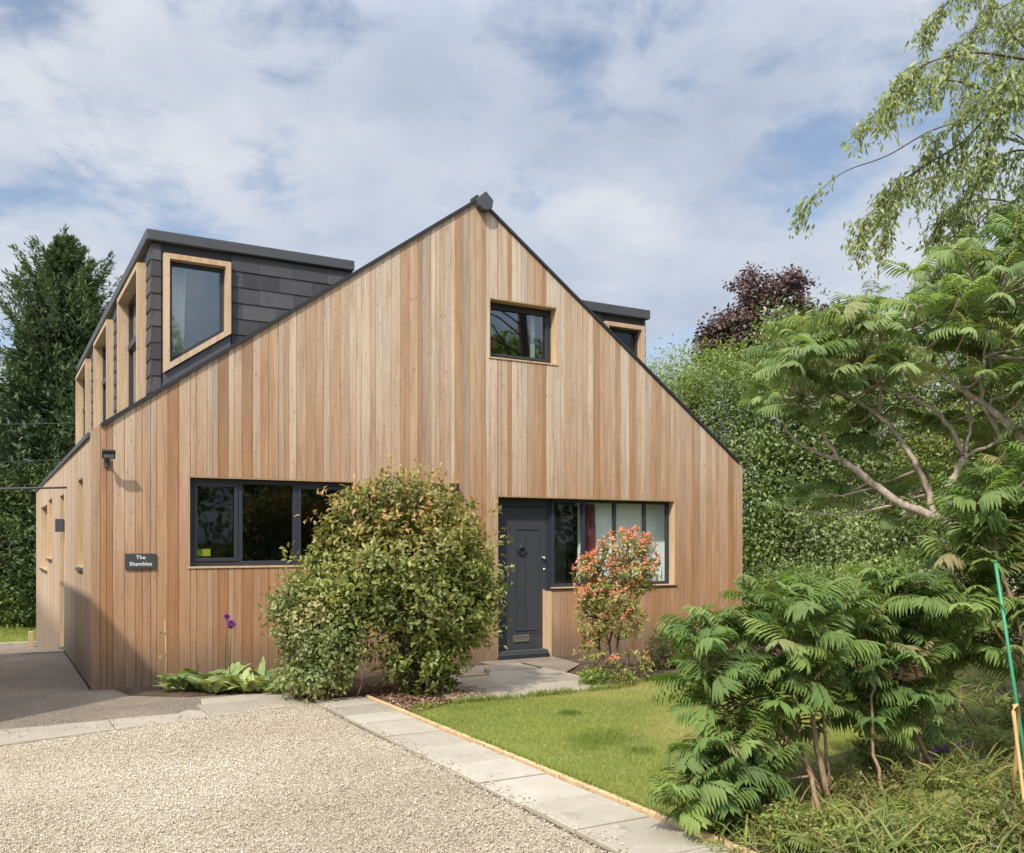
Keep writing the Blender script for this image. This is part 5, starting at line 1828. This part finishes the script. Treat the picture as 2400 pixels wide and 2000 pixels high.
# ------------------------------------------------------------------ weeping tree, upper right
wt = thing('weeping_tree', 'tall tree with arching hanging twigs of narrow leaves at the upper right', 'tree', (*at(2700, 1600, 10.0)[:2], 0))
mb = MB()
trunk = [(*at(2700, 1600, 10.0)[:2], -.1), at(2690, 1000, 10), at(2660, 400, 10), at(2600, -100, 10), at(2500, -500, 10)]
mb.tube(trunk, [.16, .14, .115, .085, .04], 10)
limbs = [[(2690, 700), (2500, 420), (2330, 290), (2200, 300), (2080, 365), (1985, 400), (1930, 440), (1880, 495)],
         [(2680, 560), (2480, 330), (2300, 210), (2180, 190), (2090, 230), (2030, 290)],
         [(2640, 200), (2480, 120), (2400, 110), (2340, 20), (2300, -60)],
         [(2680, 500), (2500, 300), (2360, 240), (2260, 330), (2150, 400), (2070, 460), (2010, 560)],
         [(2690, 620), (2500, 400), (2330, 320), (2240, 400), (2140, 430), (2090, 480), (2080, 570)],
         [(2640, 100), (2450, -60), (2300, -60), (2210, 20), (2170, 70)],
         [(2660, 350), (2500, 180), (2350, 130), (2230, 130), (2140, 170), (2100, 230)],
         [(2690, 700), (2480, 560), (2380, 480), (2290, 470), (2220, 500), (2200, 560)],
         [(2690, 750), (2520, 620), (2420, 520), (2350, 480), (2270, 540), (2240, 610)],
         [(2660, 300), (2520, 60), (2400, 0), (2290, 60), (2230, 130)],
         [(2690, 640), (2520, 480), (2420, 360), (2340, 370), (2280, 420), (2260, 520)],
         [(2660, 350), (2540, 200), (2440, 180), (2380, 220), (2330, 300), (2310, 400)],
         [(2640, 150), (2540, 20), (2460, -20), (2380, 60), (2340, 150)],
         [(2690, 560), (2560, 400), (2480, 330), (2420, 400), (2390, 500)],
         [(2690, 640), (2560, 520), (2480, 480), (2420, 540), (2380, 620)],
         [(2690, 840), (2540, 760), (2330, 690), (2230, 600), (2200, 640), (2190, 720)],
         [(2650, 260), (2520, 120), (2420, 150), (2350, 190), (2270, 260), (2180, 340)]]
L = Leaves()
wtm = leaf_simple(.17, .06, .18)
LP, LD = [], []
for li, lm in enumerate(limbs):
    d0 = 9.6 + RNG.uniform(-1.1, .9)
    pts = [np.array(at(x, y, 10 + (d0 - 10) * min(1, i / 2.0))) for i, (x, y) in enumerate(lm)]
    fine = []
    for i in range(len(pts) - 1):
        p0, p1, p2, p3 = pts[max(i - 1, 0)], pts[i], pts[i + 1], pts[min(i + 2, len(pts) - 1)]
        for u in np.linspace(0, 1, 7)[:-1]:
            fine.append(.5 * ((2 * p1) + (-p0 + p2) * u + (2 * p0 - 5 * p1 + 4 * p2 - p3) * u * u + (-p0 + 3 * p1 - 3 * p2 + p3) * u ** 3))
    fine.append(pts[-1])
    mb.tube([tuple(p) for p in fine], list(np.linspace(.02 if li else .012, .002, len(fine))), 6)
    nf = len(fine)
    start = .80 if li == 0 else .34
    for j in range(nf):
        f = j / (nf - 1)
        if f < start: continue
        # leaves on the limb itself
        k = 5
        LP.append(fine[j] + RNG.normal(size=(k, 3)) * .045); LD.append(np.tile(unit(fine[min(j + 1, nf - 1)] - fine[max(j - 1, 0)]), (k, 1)))
        if f > start + .05 and (li != 0 or f > .9) and RNG.random() < .88:
            # a hanging twig
            for rep in range(2 if li else 1):
                ln = RNG.uniform(.16, .42) * (1.15 - .5 * f)
                dirx = unit(np.array([-.6, .25, -.75]) + RNG.normal(size=3) * .45)
                tw = [fine[j] + dirx * ln * u - UP * ln * .55 * u * u for u in np.linspace(0, 1, 5)]
                mb.tube([tuple(p) for p in tw], [.004, .003, .003, .002, .002], 4, cap=False)
                for p in tw[1:]:
                    LP.append(p + RNG.normal(size=(5, 3)) * .035); LD.append(np.tile(unit(dirx - UP), (5, 1)))
LP, LD = np.concatenate(LP), np.concatenate(LD)
n = len(LP)
d = unit(LD * .35 + unit(RNG.normal(size=(n, 3))) * .75 - UP * .55)
X, Y, Z = frames(d, unit(RNG.normal(size=(n, 3)) + UP))
L.stamp(wtm, LP, X, Y, Z, RNG.uniform(.055, .10, n), .5 + .3 * lump(LP, 2.0) + RNG.normal(size=n) * .2, np.clip(.25 + RNG.normal(size=n) * .2 + .3 * lump(LP, 1.5, 3), 0, 1))
L.build('crown', M['lf_willow'], wt)
mb.build('trunk', M['twig'], wt, smooth=True)

# ------------------------------------------------------------------ background trees
clump_tree('copper_tree', 'dark purple leaved maple rising behind the green hedge trees', 'tree',
           [ell(1790, 760, 34, 105, 85), ell(1775, 690, 34, 70, 60), ell(1840, 680, 34, 45, 45), ell(1720, 800, 34, 75, 70), ell(1830, 830, 34, 110, 80), ell(1900, 720, 34, 35, 20), ell(1700, 845, 34, 60, 50), ell(1740, 660, 34, 25, 30), ell(1885, 790, 34, 70, 60), ell(1670, 800, 34, 50, 50), ell(1860, 655, 34, 30, 26)],
           (*at(1790, 1380, 34)[:2], 0), M['lf_copper'], M['bark'], 320, 62, .18, .135, .2, inner=.25, amp=.22, fr=1.6, nlimb=22, tmpl=leaf_simple(.42, .1, .2))


def hedge_tree(label, ells, base, nclump, per=150, ls=.072, crad=.27, mat='lf_hedge', age=.05, name='hedge_tree', group='leafy trees behind the house on the right', tr=.12, inner=.45):
    return clump_tree(name, label, 'tree', ells, base, M[mat], M['bark'], int(nclump * .48), per, crad, ls, tr, group, inner=inner, amp=.36, fr=1.5, age0=age)


hedge_tree('bright green leafy tree right behind the right corner of the house', [ell(1640, 990, 20, 130, 150), ell(1600, 1150, 20, 120, 150), ell(1690, 900, 20, 90, 75), ell(1580, 930, 20.5, 70, 80), ell(1640, 1290, 20, 120, 100)],
           (*at(1650, 1390, 20)[:2], 0), 620)
hedge_tree('green leafy tree behind the left side of the sumac crown', [ell(1830, 960, 19, 140, 150), ell(1800, 1120, 19, 130, 140), ell(1900, 1080, 19, 120, 120), ell(1820, 1260, 18.5, 130, 90), ell(1880, 800, 19, 80, 60)],
           (*at(1830, 1400, 19)[:2], 0), 600, ls=.10, per=95, mat='lf_laurel')
hedge_tree('darker green tree behind the bare sumac branches', [ell(2050, 980, 18, 140, 150), ell(2080, 1150, 17.5, 140, 130), ell(2000, 1230, 17, 120, 90)],
           (*at(2060, 1400, 18)[:2], 0), 460, ls=.085, mat='lf_willow')
hedge_tree('tall green tree filling the right edge behind the sumac', [ell(2290, 900, 17, 170, 190), ell(2260, 1100, 16.5, 150, 150), ell(2420, 1000, 16.5, 150, 220), ell(2330, 760, 17, 120, 110), ell(2420, 1250, 16, 120, 110)],
           (*at(2330, 1400, 17)[:2], 0), 720, age=.3)
hedge_tree('leafy tree outside the right edge of the view', [ell(2620, 950, 18, 180, 250), ell(2640, 1200, 17.5, 170, 160)], (*at(2620, 1420, 18)[:2], 0), 330)
clump_tree('boundary_hedge', 'dense boundary hedge closing the garden behind the leafy trees on the right', 'hedge',
           [ell(x, 1265 - 18 * ((x // 130) % 3), 25, 130, 215) for x in range(1460, 2800, 130)], (*at(2050, 1420, 25)[:2], 0), M['lf_laurel'], M['twig'], 900, 30, .35, .19, .08, inner=.6, crown='foliage')
for (px, py, d, lb) in [(1800, 1395, 16.5, 'dark shrub in shade beside the right corner of the house'), (1900, 1400, 15.5, 'dark shrub in shade under the sumac branches'), (2090, 1395, 15, 'dark shrub in shade in front of the grey boards'),
                        (2330, 1400, 13, 'dark shrub in shade behind the green pole')]:
    clump_tree('shade_shrub', lb, 'shrub', [ell(px, py, d, 130, 75), ell(px + 60, py + 25, d - .2, 90, 50)], (*at(px, 1468, d)[:2], 0), M['lf_laurel'], M['twig'], 150, 40, .17, .08, .03,
               'shaded shrubs below the trees', inner=.3)
# grey boards glimpsed between the shrubs
f0, f1 = at(2130, 1400, 15.6), at(2300, 1400, 15.0)
ff = thing('board_fence', 'silvered board fence glimpsed between the shrubs on the right', 'fence', (f0[0], f0[1], 0))
mb = MB()
a, b = Vector((f0[0], f0[1], 0)), Vector((f1[0], f1[1], 0))
dv = (b - a).normalized()
nv = Vector((-dv.y, dv.x, 0))
k = 0
s = -1.2
while s < (b - a).length + 1.5:
    mb.cur = (random.random(), random.random(), 1.0, 1)
    p = a + dv * s
    q = a + dv * (s + .135)
    o_ = nv * (.012 if k % 2 else 0)
    mb.prism([tuple(p + o_ + Vector((0, 0, -.05))), tuple(q + o_ + Vector((0, 0, -.05))), tuple(q + o_ + Vector((0, 0, 1.25))), tuple(p + o_ + Vector((0, 0, 1.25)))], tuple(nv * .018))
    s += .128
    k += 1
mb.build('board', M['greyboard'], ff)
for s in (-1.0, .6, 2.2):
    mb = MB()
    p = a + dv * s + nv * .05
    mb.box((p.x - .05, p.y - .0, -.1), (p.x + .05, p.y + .1, 1.32))
    mb.build('post', M['greyboard'], ff)

# conifer and laurel hedge on the left
cx, cy, _ = at(152, 1268, 30.0)
cb = dip(0, 20)
con = thing('conifer', 'dark feathery conifer rising behind the left dormer', 'tree', (cx, cy, cb))
mb = MB()
mb.tube([(cx, cy, cb - .1), (cx + .05, cy, 4), (cx, cy, 8), (cx + .02, cy, 11.2)], [.28, .2, .12, .02], 9)
H0, HT = .4 + cb, 11.7
L = Leaves()
PP, DD, TT = [], [], []
nb = 760
for i in range(nb):
    f = (i + .5) / nb
    z = HT - .15 - (HT - H0) * (f ** .80)
    rad = .10 + .66 * (HT - z) ** .90 if HT - z < 10 else 4.4
    az = i * 2.399 + RNG.normal() * .3
    rad *= RNG.choice([.62, .85, 1.05, 1.38], p=[.27, .33, .26, .14]) * RNG.uniform(.92, 1.08) * (1 + .12 * math.sin(3 * az + z))
    if i < 6: rad *= .6
    o_ = np.array([math.cos(az), math.sin(az), 0])
    rise = .75 if f < .25 else .42
    us = np.linspace(.15, 1, 7)
    pts = [np.array([cx, cy, z - .35 * rad]) + o_ * rad * u + UP * (rad * (rise * u ** 1.8 + .08 * u)) for u in us]
    if i % 3 == 0:
        mb.tube([tuple(p) for p in pts], list(np.linspace(.03, .006, 7)), 4, cap=False)
    m = 105
    u = RNG.random(m) ** .6
    idx = np.clip((u * 6).astype(int), 0, 5)
    fr_ = (u * 6 - idx)[:, None]
    pa = np.array(pts)
    p = pa[idx] * (1 - fr_) + pa[idx + 1] * fr_
    wdt = (.05 + .14 * rad * (1 - u) * .8)[:, None]
    p = p + RNG.normal(size=(m, 3)) * wdt * np.array([1, 1, .6])
    PP.append(p)
    DD.append(unit(o_ * .9 + UP * (.55 if f < .5 else .15) + RNG.normal(size=(m, 3)) * .55))
    TT.append(.25 + .5 * u + RNG.normal(size=m) * .15 + RNG.normal() * .1)
PP, DD, TT = np.concatenate(PP), np.concatenate(DD), np.concatenate(TT)
n = len(PP)
X, Y, Z = frames(DD, unit(RNG.normal(size=(n, 3)) * .8 + UP))
L.stamp(leaf_simple(.14, .05, -.08, .4), PP, X, Y, Z, RNG.uniform(.11, .24, n), TT, np.clip(RNG.normal(size=n) * .15, 0, 1))
# dense inner sprays
m = 26000
zf_ = RNG.random(m) ** .75
zi = HT - .6 - (HT - H0 - .6) * zf_
ri = (.10 + .66 * (HT - zi) ** .90) * .62 * RNG.random(m) ** .5
ai = RNG.random(m) * 6.283
oi = np.column_stack([np.cos(ai), np.sin(ai), np.zeros(m)])
pi_ = np.array([cx, cy, 0]) + oi * ri[:, None] + UP * zi[:, None]
X, Y, Z = frames(unit(oi + UP * .2 + RNG.normal(size=(m, 3)) * .7), unit(RNG.normal(size=(m, 3)) + UP))
L.stamp(leaf_simple(.2, .05, -.08, .4), pi_, X, Y, Z, RNG.uniform(.16, .36, m), .22 + RNG.normal(size=m) * .12, np.zeros(m))
# leader shoot
u = RNG.random(70)
p = np.array([cx, cy, 10.9]) + UP * u[:, None] * 1.0 + RNG.normal(size=(70, 3)) * (.10 * (1.1 - u))[:, None]
X, Y, Z = frames(unit(UP + RNG.normal(size=(70, 3)) * .5), unit(RNG.normal(size=(70, 3))))
L.stamp(leaf_simple(.15), p, X, Y, Z, np.full(70, .2), np.full(70, .5), np.zeros(70))
L.build('crown', M['lf_conifer'], con)
mb.build('trunk', M['bark'], con, smooth=True)

lb_ = (*at(40, 1470, 28.6)[:2], cb)
lt = clump_tree('leafy_hedge', 'leafy light green hedge behind the back lawn on the left', 'hedge',
                [ell(30, 1300, 28.5, 95, 190), ell(-90, 1290, 29, 110, 200), ell(100, 1320, 28.5, 70, 160), ell(60, 1160, 28.8, 80, 60), ell(-40, 1150, 28.8, 80, 70), ell(70, 1410, 28.0, 70, 50), ell(-220, 1290, 29, 110, 200)],
                lb_, M['lf_hedge'], M['twig'], 620, 66, .26, .14, .08, inner=.55, amp=.12, fr=1.2, age0=.03, tmpl=leaf_simple(.22, .06, .25), crown='foliage')

# ------------------------------------------------------------------ planting bed in the right foreground
gp = at(2400, 1760, 6.05)
gt = at(2333, 1318, 6.0)
mb = MB()
mb.tube([(gp[0] + .02, gp[1], 0.0), gp, gt], [.012, .012, .011], 10)
mb.tube([gt, (gt[0] - .003, gt[1], gt[2] + .012)], [.013, .006], 10)
tag(mb.build('garden_pole', M['green_pole'], smooth=True), 'thin green plastic garden pole leaning among the sumac leaves', 'pole')

mb = MB()
c0 = [(2412, 1930, 5.3), (2400, 1880, 5.35), (2390, 1790, 5.4), (2380, 1710, 5.45), (2375, 1668, 5.45), (2377, 1655, 5.46), (2383, 1653, 5.5), (2386, 1664, 5.55), (2384, 1720, 5.6), (2380, 1800, 5.7), (2372, 1880, 5.75)]
pts = [at(*p) for p in c0]
mb.tube(pts, [.011] * len(pts), 8)
tag(mb.build('cane_hoop', M['bamboo'], smooth=True), 'bent bamboo cane hoop beside the green pole', 'cane')

a0 = at(2095, 1555, 10.6)
hp = thing('timber_trough', 'low brown timber trough half hidden behind the sumac stems', 'planter', (a0[0] + .3, a0[1], 0))
mb = MB()
mb.box((a0[0] - .15, a0[1], 0), (a0[0] + .75, a0[1] + .04, .33))
mb.box((a0[0] - .15, a0[1] + .36, 0), (a0[0] + .75, a0[1] + .40, .33))
mb.box((a0[0] - .15, a0[1] + .0405, 0), (a0[0] - .11, a0[1] + .3595, .33))
mb.box((a0[0] + .71, a0[1] + .0405, 0), (a0[0] + .75, a0[1] + .3595, .33))
mb.build('side', M['terracotta'], hp, bevel=.006)
mb = MB()
mb.box((a0[0] - .19, a0[1] - .04, .331), (a0[0] + .79, a0[1] + .44, .37))
mb.build('rim', M['terracotta'], hp, bevel=.006)

small_bush('yellow_flowering_plant', 'bright yellow flowering plant behind the sumac stems', [ell(2235, 1535, 11.5, 55, 30)], 200, .06, M['fl_yellow'], (*at(2235, 1575, 11.5)[:2], 0), tint=.4, stems=5, cat='plant', age=.25)
# purple flowered plant
pb = ground(2225, 1800)
small_bush('purple_flowering_plant', 'low dark plant with small purple flowers between the sumac stems', [ell(2225, 1790, 7.1, 75, 34)], 230, .05, M['lf_laurel'], (pb[0], pb[1], 0), tint=.1, stems=6, cat='plant')
pf = bpy.data.objects['purple_flowering_plant']
L = Leaves()
pp = np.array([at(x, y, 7.0 + RNG.uniform(-.1, .1)) for x, y in [(2180, 1765), (2190, 1762), (2200, 1758), (2215, 1756), (2225, 1758), (2245, 1746), (2250, 1752), (2270, 1740), (2190, 1768), (2220, 1750)]])
for c in pp:
    n = 14
    u = unit(RNG.normal(size=(n, 3)))
    X, Y, Z = frames(u, unit(RNG.normal(size=(n, 3))))
    L = Leaves()
    L.stamp(leaf_simple(.3), np.tile(c, (n, 1)), X, Y, Z, np.full(n, .026), RNG.random(n), RNG.random(n))
    L.build('flower', M['fl_purple'], pf)

# leafy clumps of the bed: each plant a thing of its own
fern_tm = sumac_tmpl(31, 12, .55, .035, .35)
gp_ = 'leafy clumps in the foreground bed'
spots = [
    (1850, 1965, 'pale yellow green clump at the end of the slab path'), (1800, 1900, 'dark leafy clump in the shade of the leaning sumac stems'), (1740, 1930, 'dark clump beside the lowest sumac fronds'),
    (1960, 1985, 'yellow green clump at the foot of the leaning sumac stems'), (2030, 1960, 'ferny clump right of the leaning sumac stems'), (2110, 1960, 'bright ferny clump in the middle of the foreground bed'),
    (2160, 1910, 'feathery yellow green clump behind the bright ferny clump'), (2200, 1985, 'leafy clump at the bottom edge below the purple flowers'), (2290, 1900, 'green clump left of the bamboo hoop'),
    (2280, 1830, 'grassy clump behind the bamboo hoop'), (2340, 1960, 'brownish clump in the bottom right corner'), (2100, 1870, 'low reddish clump under the crooked sumac stems'),
    (2330, 1760, 'leafy clump at the foot of the green pole'), (2250, 1720, 'ferny clump behind the purple flowers'), (2300, 1650, 'tall grassy clump in front of the shaded shrubs'),
    (2230, 1630, 'pale grassy clump beyond the purple flowers'), (2350, 1600, 'grassy clump behind the green pole'), (1990, 1890, 'dry brown tangle at the foot of the sumac stems'), (2420, 1880, 'leafy clump cut by the right edge'),
    (2400, 1700, 'dark leafy clump right of the green pole'), (2140, 1700, 'tall ferny clump between the two crooked sumac stems'), (2280, 1590, 'tall grassy clump left of the green pole, below the yellow flowers'),
    (2330, 1680, 'ferny clump just left of the green pole foot'), (2200, 1690, 'pale leafy clump beside the brown soil patch'), (1900, 1930, 'ferny clump at the root of the leftmost leaning stem'),
    (2060, 1800, 'dark leafy clump under the middle crooked stem'), (2180, 1850, 'grassy clump between purple flowers and bright ferny clump'), (2380, 1970, 'reddish leafy clump at the bottom right edge'),
    (2240, 1940, 'ferny clump above the bottom edge, right of centre'), (2060, 1990, 'grassy clump cut by the bottom edge')]
for i, (x, y, lb) in enumerate(spots):
    g = ground(x, y + 18)
    kind = i % 4
    n = 64
    o = Leaves()
    dry = 'brown' in lb or 'reddish' in lb
    dark = 'dark' in lb
    tint = .12 if (dark or dry) else (.75 if ('pale' in lb or 'yellow' in lb or 'bright' in lb) else .5)
    age = .30 if dry else (.05 if dark else .15)
    if 'grassy' in lb:
        n = 95
        az, el_ = RNG.random(n) * 6.28, RNG.uniform(.55, 1.5, n)
        d = np.column_stack([np.cos(az) * np.cos(el_), np.sin(az) * np.cos(el_), np.sin(el_)])
        X, Y, Z = frames(d, np.tile(UP, (n, 1)))
        pos = np.array([g[0], g[1], 0]) + RNG.normal(size=(n, 3)) * np.array([.14, .12, 0])
        sz = RNG.uniform(.14, .42, n)
        tt_, aa_ = tint + RNG.normal(size=n) * .25, np.clip(age + RNG.normal(size=n) * .3, 0, 1)
        for q, (dr_, ww_) in enumerate([(.25, .020), (.5, .024), (.8, .018)]):
            s_ = slice(q, n, 3)
            o.stamp(leaf_tmpl(ww_, .01, dr_, .35), pos[s_], X[s_], Y[s_], Z[s_], sz[s_], tt_[s_], aa_[s_])
        Ln = None
    elif 'fern' in lb or 'feather' in lb:
        az, el_ = RNG.random(n) * 6.28, RNG.uniform(.15, 1.1, n)
        d = np.column_stack([np.cos(az) * np.cos(el_), np.sin(az) * np.cos(el_), np.sin(el_)])
        X, Y, Z = frames(d, np.tile(UP, (n, 1)), RNG.normal(size=n) * .3)
        pos = np.array([g[0], g[1], .01]) + RNG.normal(size=(n, 3)) * np.array([.12, .10, .015])
        o.stamp(fern_tm, pos, X, Y, Z, RNG.uniform(.14, .27, n), tint + RNG.normal(size=n) * .18, np.clip(age + RNG.normal(size=n) * .2, 0, 1))
    else:
        m = 130
        P, Nn, Dp = shell([(g[0], g[1], .10, .20, .18, .15 if not dark else .22)], m, .3, .2, 5, i, .6)
        P[:, 2] = np.maximum(P[:, 2], .02)
        rosettes(o, leaf_tmpl(.2, .08, .2), P, Nn, 7, .038 if not dark else .05, .75, tint + RNG.normal(size=m) * .2, np.clip(age + RNG.normal(size=m) * .25, 0, 1), .4, .5)
        st = 25
        az, el_ = RNG.random(st) * 6.28, RNG.uniform(.7, 1.4, st)
        d = np.column_stack([np.cos(az) * np.cos(el_), np.sin(az) * np.cos(el_), np.sin(el_)])
        X, Y, Z = frames(d, np.tile(UP, (st, 1)))
        o.stamp(leaf_tmpl(.03, .01, .3, .35), np.tile([g[0], g[1], 0], (st, 1)) + RNG.normal(size=(st, 3)) * np.array([.1, .1, 0]), X, Y, Z, RNG.uniform(.15, .33, st), .6 + RNG.normal(size=st) * .2, np.clip(.3 + RNG.normal(size=st) * .3, 0, 1))
    tag(o.build('leafy_clump', M['lf_cover']), lb, 'plant', gp_)

# low mixed ground cover over the bed
L = Leaves()
BEDV = [(2.45, -7.65), (3.3, -7.15), (4.5, -6.75), (5.6, -6.45), (7.2, -6.0), (8.4, -5.4), (8.6, -8.6), (5.2, -9.3), (2.3, -8.9)]
pp = scatter(BEDV, 5200)
keep = lump(np.column_stack([pp, pp[:, 0]]), 2.6, 1.1) + RNG.normal(size=len(pp)) * .35 > -.12
near_path = pp[:, 0] < 2.75
pp = pp[keep & ~(near_path & (RNG.random(len(pp)) < .75))]
n = len(pp)
c3 = np.column_stack([pp, RNG.uniform(0, .07, n)])
rosettes(L, leaf_tmpl(.17, .07, .2), c3, np.tile(UP, (n, 1)), 7, .036, .8, .40 + .45 * lump(c3, 4, 2) + RNG.normal(size=n) * .18, np.clip(-.05 + .50 * lump(c3, 2.2, 4) + RNG.normal(size=n) * .2, 0, 1), .2, .6)
pp = scatter(BEDV, 8200)
n = len(pp)
az, el_ = RNG.random(n) * 6.28, RNG.uniform(.3, 1.4, n)
d = np.column_stack([np.cos(az) * np.cos(el_), np.sin(az) * np.cos(el_), np.sin(el_)])
X, Y, Z = frames(d, np.tile(UP, (n, 1)))
c3 = np.column_stack([pp, np.zeros(n)])
L.stamp(leaf_tmpl(.028, .01, .45, .35), c3, X, Y, Z, RNG.uniform(.06, .24, n), .5 + RNG.normal(size=n) * .22, np.clip(.15 + .5 * lump(c3, 2.5, 3) + RNG.normal(size=n) * .25, 0, 1))
tag(L.build('ground_cover', M['lf_cover']), 'mixed low ground cover and dry grass over the planting bed', 'ground cover', kind='stuff')
L = Leaves()
pp = np.array([ground(x, y, .08) for x, y in [(2224, 1877), (2282, 1876), (2300, 1970), (2312, 1965), (2290, 1975), (2335, 1985), (2150, 1890), (2105, 1975), (2262, 1930)]])
for c in pp:
    n = 10
    u = unit(RNG.normal(size=(n, 3)) + UP * .5)
    X, Y, Z = frames(u, unit(RNG.normal(size=(n, 3))))
    L.stamp(leaf_simple(.34), np.tile(c, (n, 1)) + RNG.normal(size=(n, 3)) * .006, X, Y, Z, np.full(n, .016), RNG.random(n), np.full(n, RNG.random() ** 2))
tag(L.build('small_flowers', M['fl_pink']), 'tiny pale and pink flowers dotted in the ground cover', 'flowers', kind='stuff')
# dry twigs in the bed
mb = MB()
for (x0, y0, x1, y1) in [(2040, 1915, 1988, 1830), (2060, 1840, 2140, 1900), (1960, 1850, 1975, 1905), (2200, 1820, 2140, 1780), (2380, 1900, 2330, 1850), (2270, 1920, 2330, 1918)]:
    mb.tube([ground(x0, y0, .02), at((x0 + x1) / 2, (y0 + y1) / 2 - 6, 6.0), at(x1, y1, 6.1)], [.006, .005, .003], 5)
tag(mb.build('dry_twigs', M['bamboo'], smooth=True), 'dry twigs lying among the ground cover', 'twigs', kind='stuff')

# trees of the street behind the viewer, mirrored in the window glass
for i, (x, y, h, r_, lb) in enumerate([(4, -36, 13, 4.6, 'broad street tree behind the viewer, first of the row'), (14, -33, 12, 4.4, 'broad street tree behind the viewer, second of the row'), (23, -34, 14, 4.4, 'broad street tree behind the viewer, third of the row'),
                                       (32, -30, 12, 4.6, 'broad street tree behind the viewer, last of the row'), (-6, -34, 8, 4.2, 'broad street tree far left behind the viewer')]):
    clump_tree('street_tree', lb, 'tree', [(x, y, h * .45, r_, r_, h * .40), (x + 1.2, y + .5, h * .72, r_ * .6, r_ * .6, h * .26)], (x, y, 0), M['lf_hedge'], M['bark'], 560, 24, .5, .40, .22, 'street trees behind the viewer', inner=.5)
for i, (x0, x1) in enumerate([(-12, 8), (8.3, 28), (28.3, 46)]):
    o = clump_tree('street_hedge', ['left length of the tall street hedge behind the viewer', 'middle length of the tall street hedge behind the viewer', 'right length of the tall street hedge behind the viewer'][i], 'hedge',
                   [((x0 * (1 - u) + x1 * u), -26.5, 2.2, 2.4, 1.2, 3.0) for u in np.linspace(.1, .9, 6)], ((x0 + x1) / 2, -26.5, 0), M['lf_laurel'], M['twig'], 420, 18, .35, .3, .06, 'street hedge behind the viewer', inner=.6, crown='foliage')
